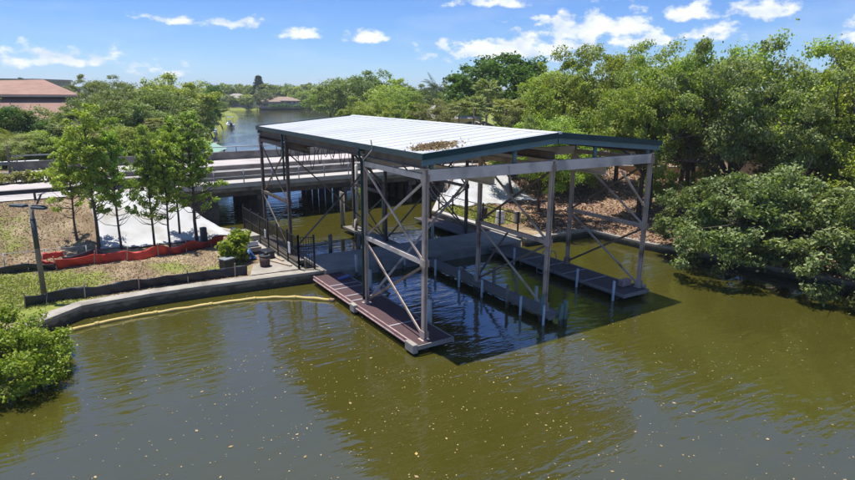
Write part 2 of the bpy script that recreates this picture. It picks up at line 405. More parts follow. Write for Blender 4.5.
# how much grass / leaf litter grows where (kinds of ground cover, per vertex)
def blob(x, y, cx, cy, r, s=1.): return s*np.clip(1-np.hypot(x-cx, y-cy)/r, 0, 1)
gr = blob(X,Y,-14,14,5.5,1.3)+blob(X,Y,-17,15,5,1.2)+blob(X,Y,-4.5,13.2,2.0,.8)+blob(X,Y,-6.5,15.3,2.2,.5)+blob(X,Y,-15.5,23,3.5,.55)+blob(X,Y,16.5,19,4.,1.3)+blob(X,Y,17.3,15.5,2.2,.8)
far = ((Y-road_v(X)) > 19)*(.62+.3*(Y > 285))
gr = np.clip(gr+far+(X < -30)*.4, 0, 1.2)
lit = np.clip(sstep((X-17)/3)*((Y-road_v(X)) < 3) - blob(X,Y,16.5,19,5.,1.2), 0, 1)
for nm, arr in (('grass_cover', gr), ('litter_cover', lit)):
    at = gme.attributes.new(nm, 'FLOAT', 'POINT'); at.data.foreach_set('value', arr.astype(np.float32).ravel())
m, N, L, B = newmat('ground_cover')
B.inputs['Roughness'].default_value = .95; B.inputs['Specular IOR Level'].default_value = .15
geo = N.new('ShaderNodeNewGeometry')
def nt(scale, detail=6, rough=.65):
    n = N.new('ShaderNodeTexNoise'); n.inputs['Scale'].default_value = scale; n.inputs['Detail'].default_value = detail; n.inputs['Roughness'].default_value = rough
    L.new(geo.outputs['Position'], n.inputs['Vector']); return n.outputs['Fac']
def ramp(f, stops):
    r = N.new('ShaderNodeValToRGB'); e = r.color_ramp.elements
    while len(e) < len(stops): e.new(.5)
    for k, (p, c) in zip(e, stops): k.position = p; k.color = (*c, 1)
    L.new(f, r.inputs['Fac']); return r.outputs['Color']
def mixc(f, a, b):
    n = N.new('ShaderNodeMix'); n.data_type = 'RGBA'; L.new(f, n.inputs[0]); L.new(a, n.inputs[6]); L.new(b, n.inputs[7]); return n.outputs[2]
def attr(nm):
    a = N.new('ShaderNodeAttribute'); a.attribute_name = nm; return a.outputs['Fac']
dry0 = ramp(nt(5.5, 8, .75), [(.3, (.20, .15, .10)), (.45, (.34, .265, .17)), (.6, (.39, .31, .185)), (.72, (.46, .38, .25))])
soil = ramp(nt(7, 8, .75), [(.3, (.12, .082, .05)), (.5, (.20, .14, .085)), (.7, (.30, .22, .14))])
dry = mixc(ramp(nt(.55, 6, .65), [(.36, (0, 0, 0)), (.54, (1, 1, 1))]), dry0, soil)
grass = ramp(nt(3.5, 8, .75), [(.3, (.10, .125, .025)), (.5, (.19, .22, .045)), (.7, (.30, .29, .09))])
litter = ramp(nt(4.2, 8, .8), [(.32, (.08, .052, .032)), (.46, (.20, .13, .08)), (.58, (.34, .24, .15)), (.7, (.47, .38, .28))])
def thr(base, n, k=1.6):
    a = N.new('ShaderNodeMath'); a.operation = 'SUBTRACT'; L.new(n, a.inputs[0]); a.inputs[1].default_value = .62
    b = N.new('ShaderNodeMath'); b.operation = 'MULTIPLY'; L.new(a.outputs[0], b.inputs[0]); b.inputs[1].default_value = k
    c = N.new('ShaderNodeMath'); c.operation = 'ADD'; L.new(b.outputs[0], c.inputs[0]); L.new(base, c.inputs[1])
    d = N.new('ShaderNodeMapRange'); d.inputs['From Min'].default_value = -.02; d.inputs['From Max'].default_value = .3; L.new(c.outputs[0], d.inputs['Value']); return d.outputs[0]
c0 = mixc(attr('litter_cover'), dry, litter)
c1 = mixc(thr(attr('grass_cover'), nt(.9, 7, .7)), c0, grass)
L.new(c1, B.inputs['Base Color'])
bp = N.new('ShaderNodeBump'); bp.inputs['Strength'].default_value = .5; bp.inputs['Distance'].default_value = .05
L.new(nt(9, 6, .7), bp.inputs['Height']); L.new(bp.outputs[0], B.inputs['Normal'])
gme.materials.append(m)
go = bpy.data.objects.new('ground', gme); COL.objects.link(go); tag(go, kind='structure')

m, N, L, B = newmat('murky_water')
B.inputs['Roughness'].default_value = .035; B.inputs['IOR'].default_value = 2.15
geo = N.new('ShaderNodeNewGeometry')
L.new(ramp(nt(.12, 4), [(.35, (.050, .0465, .0072)), (.65, (.059, .0535, .0088))]), B.inputs['Base Color'])
def wav(scale, st, rz):
    mp = N.new('ShaderNodeMapping'); mp.inputs['Scale'].default_value = st; mp.inputs['Rotation'].default_value = (0, 0, rz)
    L.new(geo.outputs['Position'], mp.inputs[0])
    n = N.new('ShaderNodeTexNoise'); n.inputs['Scale'].default_value = scale; n.inputs['Detail'].default_value = 3; n.inputs['Roughness'].default_value = .45
    L.new(mp.outputs[0], n.inputs['Vector']); return n.outputs['Fac']
def mm(op, a, b):
    n = N.new('ShaderNodeMath'); n.operation = op
    for i, x in enumerate((a, b)):
        if isinstance(x, (int, float)): n.inputs[i].default_value = x
        else: L.new(x, n.inputs[i])
    return n.outputs[0]
amp = N.new('ShaderNodeMapRange'); amp.inputs['From Min'].default_value = .35; amp.inputs['From Max'].default_value = .68; amp.inputs['To Min'].default_value = .35; amp.inputs['To Max'].default_value = 1.6
L.new(nt(.11, 3, .5), amp.inputs['Value'])
hgt = mm('ADD', mm('MULTIPLY', wav(1., (.55, 2.0, 1), .42), .036), mm('MULTIPLY', wav(3.2, (.6, 1.6, 1), .75), .012))
bp = N.new('ShaderNodeBump'); bp.inputs['Strength'].default_value = 1.; bp.inputs['Distance'].default_value = 1.
L.new(mm('MULTIPLY', hgt, amp.outputs[0]), bp.inputs['Height']); L.new(bp.outputs[0], B.inputs['Normal'])
wm = m
wb = MB(); wb.quad((-3500, -1200, 0), (3500, -1200, 0), (3500, 4500, 0), (-3500, 4500, 0))
tag(wb.build('water', wm), kind='structure')

# ------------------------------------------------------------------ boat shed
W1, W2 = 6.45, 12.93
ROWS = [0., 5.02, 14.98, 19.72]; UU = [0., W1, W2]
shed = empty('boat_shed', (6.45, 9.8, .0), 'large open steel boat shed with white metal roof standing over the water', 'boat shed')
EZ, RZ = 7.76, 8.34
E0, E1, V0, V1 = -.28, 13.2, -.28, 19.52
# roof: two slopes with standing seams
rf = MB()
for a, b, za, zb in ((E0, 6.45, EZ, RZ), (6.45, E1, RZ, EZ)):
    rf.hexa([(a,V0,za-.05),(b,V0,zb-.05),(b,V1,zb-.05),(a,V1,za-.05),(a,V0,za),(b,V0,zb),(b,V1,zb),(a,V1,za)])
    k = V0+.4
    while k < V1-.1:
        rf.bar((a+.02, k, za+.006), (b-.02, k, zb+.006), .05, .01); k += .92
roof = rf.build('roof', M['roofwhite'], shed)
MB().hexa([(6.2,V0-.02,RZ-.01),(6.7,V0-.02,RZ-.01),(6.7,V1+.02,RZ-.01),(6.2,V1+.02,RZ-.01),(6.33,V0-.02,RZ+.045),(6.57,V0-.02,RZ+.045),(6.57,V1+.02,RZ+.045),(6.33,V1+.02,RZ+.045)]).build('ridge_cap', M['roofwhite'], roof)
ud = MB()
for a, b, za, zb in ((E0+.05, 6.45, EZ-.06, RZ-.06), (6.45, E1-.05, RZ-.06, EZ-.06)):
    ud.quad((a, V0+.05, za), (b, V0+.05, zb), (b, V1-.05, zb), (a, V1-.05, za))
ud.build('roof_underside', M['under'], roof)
# trim
for x0, x1, mt in ((E0-.045, E0-.004, 'tealgrey'), (E1+.004, E1+.045, 'teal')):
    MB().box(x0, x1, V0-.05, V1+.05, EZ-.2, EZ+.035).build('eave_fascia', M[mt], shed)
for y0, y1 in ((V0-.06, V0-.004), (V1+.004, V1+.06)):
    for a, b, za, zb in ((E0-.05, 6.45, EZ, RZ), (6.45, E1+.05, RZ, EZ)):
        MB().hexa([(a,y0,za-.19),(b,y0,zb-.19),(b,y1,zb-.19),(a,y1,za-.19),(a,y0,za+.04),(b,y0,zb+.04),(b,y1,zb+.04),(a,y1,za+.04)]).build('rake_trim', M['teal'], shed)
        d = .12 if y0 < 5 else -.12
        MB().hexa([(a+.06,y0+d,za-.43),(b,y0+d,zb-.43),(b,y1+d,zb-.43),(a+.06,y1+d,za-.43),(a+.06,y0+d,za-.2),(b,y0+d,zb-.2),(b,y1+d,zb-.2),(a+.06,y1+d,za-.2)]).build('rake_girt', M['blue'], shed)
MB().box(6.37, 6.53, V0-.09, V0-.02, RZ-.02, RZ+.075).build('ridge_end_cap', M['white'], shed)
# frames: cross beams on every row, columns, rafters, purlins
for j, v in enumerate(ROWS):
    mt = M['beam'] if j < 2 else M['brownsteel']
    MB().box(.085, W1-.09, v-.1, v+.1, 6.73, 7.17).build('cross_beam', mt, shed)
    MB().box(W1+.09, W2-.085, v-.1, v+.1, 6.73, 7.17).build('cross_beam', mt, shed)
    for i, u in enumerate(UU):
        c = MB()
        zt = 7.2 if j in (0, 3) else 7.3
        c.ibeam((u, v, .38), (u, v, zt), .175, .17, .035, up=(1, 0, 0))
        c.box(u-.18, u+.18, v-.18, v+.18, .34, .415)
        c.box(u-.12, u+.12, v-.12, v+.12, zt-.04, zt+.02)
        for zz in (3.56, 6.85, .62):
            for sg in (-1, 1): c.box(u-.01+sg*.096, u+.01+sg*.096, v-.17, v+.17, zz-.15, zz+.15)
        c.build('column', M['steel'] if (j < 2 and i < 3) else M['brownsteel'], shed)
        MB().tube([(u, v, -1.6), (u, v, .36)], .2, 10).build('footing_pile', M['concdark'], shed)
    for p in (.25, 4.3, 9.0, 12.65):
        zr = (EZ + (p-E0)/(6.45-E0)*(RZ-EZ) if p < 6.45 else EZ+(E1-p)/(E1-6.45)*(RZ-EZ)) - .4
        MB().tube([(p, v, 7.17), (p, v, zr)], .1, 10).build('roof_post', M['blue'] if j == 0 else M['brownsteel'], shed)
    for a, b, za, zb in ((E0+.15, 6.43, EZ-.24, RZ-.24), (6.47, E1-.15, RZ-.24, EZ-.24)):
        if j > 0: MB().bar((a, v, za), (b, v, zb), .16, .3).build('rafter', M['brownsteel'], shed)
for k in range(4):
    for s in (0, 1):
        p = .2 + k*2.05
        u = p if s == 0 else 12.9-p
        z = EZ + (p-E0)/(6.45-E0)*(RZ-EZ) - .15
        MB().box(u-.04, u+.04, V0+.2, V1-.2, z-.1, z+.06).build('purlin', M['brownsteel'], shed)
# long eave girders, side struts and X braces
for i, u in enumerate(UU):
    MB().ibeam((u, -.1, 7.36), (u, ROWS[3]+.1, 7.36), .2, .34, .04).build('long_girder', M['brownsteel'], shed)
    for (a, b), near in (((ROWS[0], ROWS[1]), True), ((ROWS[2], ROWS[3]), False)):
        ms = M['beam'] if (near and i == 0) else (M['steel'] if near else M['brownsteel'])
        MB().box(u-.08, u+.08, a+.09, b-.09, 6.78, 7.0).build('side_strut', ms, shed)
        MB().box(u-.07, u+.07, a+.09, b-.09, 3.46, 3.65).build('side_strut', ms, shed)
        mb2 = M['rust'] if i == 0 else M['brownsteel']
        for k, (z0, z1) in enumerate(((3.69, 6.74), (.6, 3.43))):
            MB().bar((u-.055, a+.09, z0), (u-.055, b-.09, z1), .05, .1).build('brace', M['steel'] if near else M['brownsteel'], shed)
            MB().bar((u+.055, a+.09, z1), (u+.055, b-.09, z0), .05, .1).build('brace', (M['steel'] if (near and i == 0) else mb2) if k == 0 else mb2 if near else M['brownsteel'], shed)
# knee braces over the right bay, lift girders with their ends towards the water
MB().bar((10.9, .0, 6.45), (12.8, .0, 4.6), .06, .11, (0, 1, 0)).build('knee_brace', M['steel'], shed)
MB().bar((.15, 4.9, .7), (6.3, 4.9, 6.45), .06, .13, (0, 1, 0)).build('brace', M['steel'], shed)
MB().bar((6.6, 5.12, .7), (8.6, 5.12, 2.9), .06, .11, (0, 1, 0)).build('knee_brace', M['brownsteel'], shed)
for a_, b_ in ((.15, 6.3), (6.6, 12.8)):
    MB().bar((a_, 14.9, .7), (b_, 14.9, 6.4), .06, .12, (0, 1, 0)).build('brace', M['brownsteel'], shed)
    MB().bar((a_, 15.06, 6.4), (b_, 15.06, .7), .06, .12, (0, 1, 0)).build('brace', M['brownsteel'], shed)
MB().bar((4.0, 14.98, 6.45), (6.3, 14.98, 4.2), .07, .12).build('knee_brace', M['brownsteel'], shed)
for u in (3.45, 10.05):
    MB().ibeam((u, .2, 6.5), (u, 5.6, 6.5), .24, .42, .05).build('lift_girder', M['beam'], shed)
for u in (1.2, 3.2, 5.3, 7.8, 9.8, 11.7):
    MB().ibeam((u, 14.6, 6.56), (u, 20., 6.56), .2, .3, .04).build('lift_girder', M['brownsteel'], shed)
# sagging lift cables under the rear beams
def sag(p, q, drop, n=9):
    p, q = Vector(p), Vector(q)
    return [p.lerp(q, t/n) - Vector((0, 0, drop*math.sin(math.pi*t/n)**.8)) for t in range(n+1)]
rnd = random.Random(3)
for v in (15.3, 19.4):
    c = MB()
    for k in range(9):
        u = .8 + k*.64 + rnd.uniform(-.1, .1)
        c.tube(sag((u, v, 6.52), (u+rnd.uniform(.3, .5), v+rnd.uniform(-.2, .2), 6.52), rnd.uniform(.5, 1.25)), .022, 5)
    c.build('lift_cable', M['black'], shed)
for (p, q, d) in (((2.3, .5, 6.5), (2.2, 3.5, 6.5), 1.1), ((3.9, -.16, 7.1), (4.05, -.17, 6.4), .15), ((1.2, .4, 6.5), (1.5, 2.4, 6.5), .8), ((8., 3., 6.5), (8.4, 4.8, 6.5), .9)):
    MB().tube(sag(p, q, d), .018, 5).build('lift_cable', M['strip'], shed)
# teal downpipe beside the second left column
dp = MB(); dp.tube([(-.3, ROWS[1]-.02, 7.55), (-.3, ROWS[1]-.02, 7.3), (-.16, ROWS[1]-.02, 7.0), (-.16, ROWS[1]-.02, .6)], .06, 8)
dp.box(-.34, -.1, ROWS[1]-.14, ROWS[1]+.1, 7.45, 7.62)
dp.build('downpipe', M['teal'], shed)
dp = MB(); dp.tube([(-.26, ROWS[2], 7.55), (-.22, ROWS[2], 7.0), (-.22, ROWS[2], 4.9)], .06, 8); dp.build('downpipe', M['teal'], shed)
MB().tube([(-.34, 3.6, 7.62), (-.5, 3.4, 8.05)], .025, 6).tube([(-.34, 3.6, 7.62), (-.44, 4.3, 7.1)], .02, 6).build('antenna_stub', M['strip'], shed)

# leaf litter heaped on the roof corner
rg = np.random.default_rng(5)
def flakes(n, pos, size, flat=.5, rng=rg, asp=1.6):
    """n small quads; pos (n,3); returns coords and faces"""
    nrm = rng.normal(size=(n, 3)); nrm[:, 2] = np.abs(nrm[:, 2])+flat
    nrm /= np.linalg.norm(nrm, axis=1)[:, None]
    t = rng.normal(size=(n, 3)); t -= (t*nrm).sum(1)[:, None]*nrm; t /= np.linalg.norm(t, axis=1)[:, None]
    b = np.cross(nrm, t)
    s = (np.ones(n)*size if np.isscalar(size) else size)[:, None]
    a = t*s*.5*asp**.5; c = b*s*.5/asp**.5
    co = np.stack([pos-a, pos-c*1.0+a*.1, pos+a, pos+c*1.0+a*.1], 1).reshape(-1, 3)
    f = np.arange(n*4).reshape(-1, 4)
    return co, f
n = 3200
px_ = rg.normal(0, .62, n); py_ = rg.normal(0, .5, n)
uu = 1.15 + px_*.6*np.where(rg.random(n) < .12, 1.9, 1); vv = 1.15 + py_*.5*np.where(rg.random(n) < .12, 2., 1) + .18*px_
k = (vv > V0+.05) & (uu > E0+.05); uu, vv, px_, py_ = uu[k], vv[k], px_[k], py_[k]
top = .1*np.exp(-(px_**2+py_**2)/.75)*(.75+.25*np.sin(uu*5)*np.sin(vv*6))
zz = EZ+(uu-E0)/(6.45-E0)*(RZ-EZ)+.03+rg.random(len(uu))*top
c_, f_ = flakes(len(uu), np.stack([uu, vv, zz], 1), rg.uniform(.05, .14, len(uu)), .6)
lm = leafmat('dry_roof_leaves', (.13, .085, .045), (.40, .29, .16), (.16, .20, .06), trans=.1, gain=1.)
o = bpy.data.objects.new('leaf_litter', np_mesh('leaf_litter', c_, f_, lm)); COL.objects.link(o)
tag(o, 'heap of dry brown leaves lying on the near corner of the white roof', 'leaf litter', kind='stuff')

# ------------------------------------------------------------------ walkway, docks, piles
wk = empty('concrete_walkway', (7, 11.7, 0), 'grey concrete walkway crossing the water beneath the middle of the boat shed', 'walkway')
MB().box(.15, 13.95, 10.15, 13.35, .42, .6).build('deck_slab', M['walk'], wk)
MB().box(.15, 13.95, 10.2, 10.4, -.15, .42).build('edge_beam', M['walkside'], wk)
MB().box(.15, 13.95, 13.1, 13.3, -.15, .42).build('edge_beam', M['walkside'], wk)
for u in (1., 3.6, 6.4, 9.2, 12.):
    MB().tube([(u, 10.6, -1.6), (u, 10.6, .42)], .17, 10).tube([(u, 12.9, -1.6), (u, 12.9, .42)], .17, 10).build('support_pile', M['concdark'], wk)
def dock(name, u0, u1, v0, v1, deckm, label, edge=None, group=None, strips=()):
    d = empty('finger_dock', ((u0+u1)/2, (v0+v1)/2, 0), label, 'dock', group); eb = M['pilewood'] if deckm is M['deckgrey'] else M['deckgrey']
    dk = MB(); v = v0+.09
    while v < v1-.02:
        dk.box(u0+.07, u1-.07, v, min(v+.135, v1-.01), .36, .4); v += .145
    dk.build('decking', deckm, d)
    MB().box(u0, u0+.065, v0, v1, .29, .43).build('edge_board', M[edge] if edge else eb, d)
    MB().box(u1-.065, u1, v0, v1, .29, .42).build('edge_board', M['deckgrey'], d)
    MB().box(u0, u1, v0-.07, v0-.004, .25, .425).build('end_board', M['deckgrey'], d)
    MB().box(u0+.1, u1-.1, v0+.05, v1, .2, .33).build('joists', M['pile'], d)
    for v in strips:
        MB().box(u0+.1, u1-.1, v, v+.08, .404, .41).build('cross_strip', M['strip'], d)
    v = v0+.5
    while v < v1:
        for u in (u0+.22, u1-.22):
            MB().tube([(u, v, -1.6), (u, v, .2)], .09, 8).build('support_pile', M['concdark'], d)
        v += 2.4
    return d
dA = dock('finger_dock', -.6, 1.12, -.42, 10.1, M['deckmaroon'], 'maroon decked finger dock with pale sunlit edge under the near left columns', 'edgewhite', None, (1.9, 5.55, 6.3, 7.5, 8.1))
MB().box(-.78, -.55, -.45, .2, .1, .47).build('column_footing', M['concrete'], dA, .03)
MB().box(-.78, -.55, 4.8, 5.25, .1, .46).build('column_footing', M['concrete'], dA, .03)
MB().tube([(-.66, -.2, .3), (-.66, 9.9, .3)], .04, 8).build('rub_rail', M['edgewhite'], dA)
dock('finger_dock', 6.0, 6.88, -.75, 10.1, M['deckgrey'], 'narrow grey timber finger dock lined with pipes between the two boat bays', None)
dC = dock('finger_dock', 11.15, 13.05, -.5, 10.1, M['deckdark'], 'dark brown decked finger dock with ladder under the right hand columns', None, None, (2.1, 3.6, 5.2, 6.9))
MB().box(12.1, 12.75, .3, .62, .43, .75).box(13.0, 13.3, -.2, .4, .1, .5).build('mooring_box', M['edgewhite'], dC, .02)
for u0, u1, lab, mt in ((-.35, .75, 'weathered grey timber finger dock behind the walkway beside the black fence', 'deckgrey'),
                        (5.9, 6.9, 'weathered grey timber finger dock behind the middle of the walkway', 'deckgrey'),
                        (12.0, 13.5, 'broad dark finger dock behind the walkway beside the grassy bank', 'deckdark')):
    dock('finger_dock', u0, u1, 13.4, 20.5, M[mt], lab, None)

def post(name, u, v, z1, r, mt, label, group, z0=-1.6, cat='pile', capm=None):
    b = MB().tube([(u, v, z0), (u+rnd.uniform(-.02, .02), v, z1-.02), (u, v, z1)], [r, r, r*.8], 10)
    return thing1(b, name, mt, (u, v, 0), label, cat, group)
# white pipes on the slips' guide posts
pipes = [(5.78, 3.75, 'third'), (5.78, .85, 'second'), (5.83, -.62, 'first'), (5.78, 5.7, 'fourth'), (5.78, 8., 'fifth')]
for u, v, k in pipes:
    post('guide_pipe', u, v, .92, .062, M['pvc'], 'white upright guide pipe on the narrow middle dock, %s one from its outer end' % k, 'white guide pipes on the docks', cat='pipe')
for u, v, k in ((11.08, .0, 'first'), (11.08, 2.45, 'second'), (11.08, 7.5, 'third')):
    post('guide_pipe', u, v, 1.0, .07, M['pvc'], 'white upright guide pipe along the dark brown dock, %s one from its outer end' % k, 'white guide pipes on the docks', cat='pipe')
for u, v, z, r, mt, lab in (
    (5.9, 1.95, 1.1, .08, 'pilewood', 'brown wooden pile on the near edge of the narrow middle dock'),
    (6.1, -.15, 1.15, .1, 'pilegreen', 'greenish pile on the narrow middle dock just before its end column'),
    (6.75, -1.0, 1.1, .12, 'pilegreen', 'mossy green pile at the very end of the narrow middle dock'),
    (6.48, -1.02, .95, .11, 'pilegreen', 'shorter mossy green pile at the end of the narrow middle dock'),
    (7.05, 1.2, 1.1, .08, 'pilegrey', 'slim grey pile on the far edge of the narrow middle dock'),
    (7.05, 2.6, 1.15, .08, 'pilewood', 'slim brown pile on the far edge of the narrow middle dock'),
    (7.05, 4.4, 1.2, .09, 'pilewood', 'brown pile behind the inner column of the narrow middle dock'),
    (1.3, 1.6, 1.35, .11, 'pilegrey', 'pale grey pile inside the slip beside the maroon dock end'),
    (1.3, 7.2, 1.25, .11, 'pilegrey', 'pale grey pile beside the inner half of the maroon dock'),
    (1.9, 10.0, 1.3, .09, 'pilegrey', 'short grey post on the walkway edge at the maroon dock'),
    (3.4, 10.02, .9, .09, 'pilewood', 'short wooden pile under the walkway edge in the near bay'),
    (5.0, 10.02, 1., .09, 'pilegrey', 'short grey pile at the walkway edge near the middle dock'),
    (6.42, 21.6, 2.7, .17, 'pilewood', 'stout brown mooring pile standing behind the shed before the bridge'),
    (6.13, 18.8, 1.2, .12, 'pilewood', 'short brown mooring pile behind the walkway by the middle dock'),
    (4.3, 14.6, 1.15, .12, 'pilewood', 'short pale mooring pile in the water just behind the walkway'),
    (2.7, 15.4, 1.2, .12, 'pilewood', 'short mooring pile in the water near the black fence end'),
    (7.6, 21.8, 4.6, .2, 'pilegrey', 'tall pale grey mooring pile behind the shed beside the dark bridge piles'),
    (8.5, 18.9, 4.1, .19, 'pilegreen', 'tall greenish mooring pile rising behind the near left braces'),
    (9.8, 14.5, 1.3, .1, 'pilegrey', 'pale short pile behind the walkway near the grassy bank'),
    (12.0, 13.7, 1.2, .09, 'black', 'short black post on the walkway edge near the grassy bank'),
):
    post('mooring_pile', u, v, z, r, M[mt], lab, 'mooring piles around the slips')
ld = empty('dock_ladder', (12.3, 5.4, .4), 'pale metal boarding ladder with two hooped handrails on the dark brown dock', 'ladder')
for v in (5.15, 5.65):
    hoop = [(11.5, v, .42)] + [(11.85-.35*math.cos(a), v, .42+.6*math.sin(a)+.25*min(1, math.sin(a)*3)) for a in [math.pi*k/8 for k in range(1, 8)]] + [(12.2, v, .42)]
    MB().tube(hoop, .03, 8).build('handrail', M['galv'], ld)
for z in (.0, .25): MB().tube([(11.2, 5.15, z), (11.2, 5.65, z)], .025, 8).build('rung', M['galv'], ld)
for v in (5.15, 5.65): MB().tube([(11.5, v, .44), (11.2, v, .36), (11.2, v, -.4)], .025, 8).build('rail', M['galv'], ld)
kb = empty('blue_mooring_mat', (.9, 8.9, .4), 'bright blue plastic mat lying across the inner end of the maroon dock', 'mat')
MB().hexa([(.25, 8.75, .42), (1.1, 8.95, .42), (1.05, 9.3, .42), (.3, 9.05, .42), (.27, 8.78, .47), (1.06, 8.98, .5), (1.02, 9.26, .5), (.33, 9.02, .47)]).build('mat_sheet', M['blueplastic'], kb)

# ------------------------------------------------------------------ seawalls
def wall(pts, name, mt, capm, label, top, tin=.42, tout=.12, capw=.1, base=-1.7, cat='seawall', group=None):
    """pts run with the land on the left-hand side"""
    e = empty(name, (pts[0][0], pts[0][1], 0), label, cat, group)
    P = [Vector((p[0], p[1])) for p in pts]; nn = []
    for i in range(len(P)):
        d = (P[min(i+1, len(P)-1)]-P[max(i-1, 0)]).normalized(); nn.append(Vector((-d.y, d.x)))
    b, c = MB(), MB()
    for i in range(len(P)-1):
        for k, (zi, zo, a, bb) in enumerate(((base, top-.16, tin, tout), (top-.158, top, tin+.05, tout+capw))):
            q = []
            for z in (zi, zo):
                q += [(*(P[i]-nn[i]*bb), z), (*(P[i+1]-nn[i+1]*bb), z), (*(P[i+1]+nn[i+1]*a), z), (*(P[i]+nn[i]*a), z)]
            (b, c)[k].hexa(q)
    b.build('wall_face', mt, e); c.build('wall_cap', capm, e, .02)
    return e
wall([(-13.6, 9.0), (-12.2, 10.2), (-11.3, 10.9), (-8.4, 11.1), (-6, 11.0), (-3.4, 10.75), (-.9, 10.5), (.1, 10.45)], 'seawall', M['concdark'], M['concrete'],
     'curving grey concrete seawall along the dry lawn behind the yellow boom', .62)
wall([(-.88, 10.95), (-.85, 21.), (-4.1, 27.7)], 'seawall', M['concdark'], M['concrete'], 'concrete seawall below the black metal fence beside the rear slips', .6)
wall([(19.7, 28.), (14.2, 21.), (14.2, 10.75)], 'seawall', M['concdark'], M['kerb'], 'pale capped seawall along the grassy bank behind the far end of walkway', .72)
wall([(14.5, 10.5), (20.35, 10.4)], 'seawall', M['concdark'], M['concrete'], 'short concrete seawall at the back of the far slip linking walkway and wooded bank', .56)
wall([(20.5, 10.7), (20.9, 5.8), (23.3, -5.5), (28, -22), (34, -36)], 'seawall', M['concdark'], M['concrete'], 'low concrete seawall under the overhanging trees on the wooded bank', .52)
wall([(145, 294.2), (57, 296.2)][::-1], 'seawall', M['concdark'], M['concdark'], 'long dark seawall along the far shore lawns below the houses', 1.3)

# ------------------------------------------------------------------ road and bridge
def rbox(mb, u0, u1, p0, p1, z0, z1):
    q = [(u0, p0), (u1, p0), (u1, p1), (u0, p1)]
    return mb.hexa([(u, road_v(u)+p, z) for z in (z0, z1) for u, p in q])
for a, b in ((2.25, 8.5), (9.1, 16.7)):
    r_ = MB(); 
    r_.quad((-600, road_v(-600)+a, 3.006), (600, road_v(600)+a, 3.006), (600, road_v(600)+b, 3.006), (-600, road_v(-600)+b, 3.006))
    tag(r_.build('road', M['asphalt']), kind='structure')
mk = MB()
for p in (2.6, 8.2, 9.4, 16.3):
    mk.quad((-300, road_v(-300)+p, 3.011), (300, road_v(300)+p, 3.011), (300, road_v(300)+p+.1, 3.011), (-300, road_v(-300)+p+.1, 3.011))
for k in range(-12, 14):
    for p in (5.4, 12.8): mk.quad((k*12, road_v(k*12)+p, 3.011), (k*12+3, road_v(k*12+3)+p, 3.011), (k*12+3, road_v(k*12+3)+p+.1, 3.011), (k*12, road_v(k*12)+p+.1, 3.011))
tag(mk.build('road_marking', mat('worn_lane_paint', (.52, .50, .47), (.40, .37, .35), .8, 3.)), kind='structure')
p_ = MB(); p_.quad((-600, road_v(-600)+.3, 3.0), (-6.2, road_v(-6.2)+.3, 3.0), (-6.2, road_v(-6.2)+2.2, 3.0), (-600, road_v(-600)+2.2, 3.0))
tag(p_.build('pavement', M['kerb']), kind='structure')
br = empty('road_bridge', (6.5, 36.5, 0), 'low concrete road bridge on dark piles crossing the creek behind the boat shed', 'bridge')
B0, B1 = -6.2, 24.
rbox(MB(), B0, B1, 0, 8.7, 2.42, 2.99).build('deck', M['concdark'], br)
rbox(MB(), B0, B1, 9.0, 17.3, 2.42, 2.99).build('deck', M['concdark'], br)
rbox(MB(), B0, B1, -.06, 1.75, 2.72, 3.07).build('footway', M['kerb'], br)
rbox(MB(), B0-3, B1+4, 1.82, 2.2, 2.95, 3.72).build('barrier', M['parapet'], br)
rbox(MB(), B0-3, B1+4, 8.55, 9.05, 2.95, 3.38).build('median_barrier', M['parapet'], br)
rbox(MB(), B0-8, B1+8, 16.75, 17.15, 2.9, 3.8).build('parapet', M['parapet'], br)
for z in (3.55, 4.05):
    MB().tube([(B0, road_v(B0)+.05, z), (B1, road_v(B1)+.05, z)], .022, 6).build('railing', M['galv'], br)
u = B0+.4
while u < B1: MB().tube([(u, road_v(u)+.05, 3.06), (u, road_v(u)+.05, 4.12)], .045, 6).build('railing_post', M['galv'], br); u += 2.25
MB().tube([(B0-8, road_v(B0-8)+16.95, 4.3), (B1+8, road_v(B1+8)+16.95, 4.3)], .055, 8).build('railing', M['galv'], br)
u = B0-7.6
while u < B1+8: MB().tube([(u, road_v(u)+16.95, 3.78), (u, road_v(u)+16.95, 4.3)], .05, 6).build('railing_post', M['galv'], br); u += 2.7
for k in range(5):
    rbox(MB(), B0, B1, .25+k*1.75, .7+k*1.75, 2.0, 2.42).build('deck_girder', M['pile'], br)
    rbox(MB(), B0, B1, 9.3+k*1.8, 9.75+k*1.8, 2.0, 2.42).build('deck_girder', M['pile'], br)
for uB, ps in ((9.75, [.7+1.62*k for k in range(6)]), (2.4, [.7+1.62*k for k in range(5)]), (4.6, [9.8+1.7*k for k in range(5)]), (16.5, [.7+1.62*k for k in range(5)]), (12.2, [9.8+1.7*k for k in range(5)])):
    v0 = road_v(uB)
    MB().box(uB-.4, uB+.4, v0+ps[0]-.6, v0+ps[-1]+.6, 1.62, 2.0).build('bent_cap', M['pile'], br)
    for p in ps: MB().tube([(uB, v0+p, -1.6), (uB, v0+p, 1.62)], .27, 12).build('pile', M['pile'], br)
for u0, u1 in ((-6.1, -1.1), (20., 20.7)):  # left block widened and kept dark, added to darken the creek's reflections
    rbox(MB(), u0, u1, .1, 17.2, -1.6, 2.42).build('abutment', M['pile'], br)

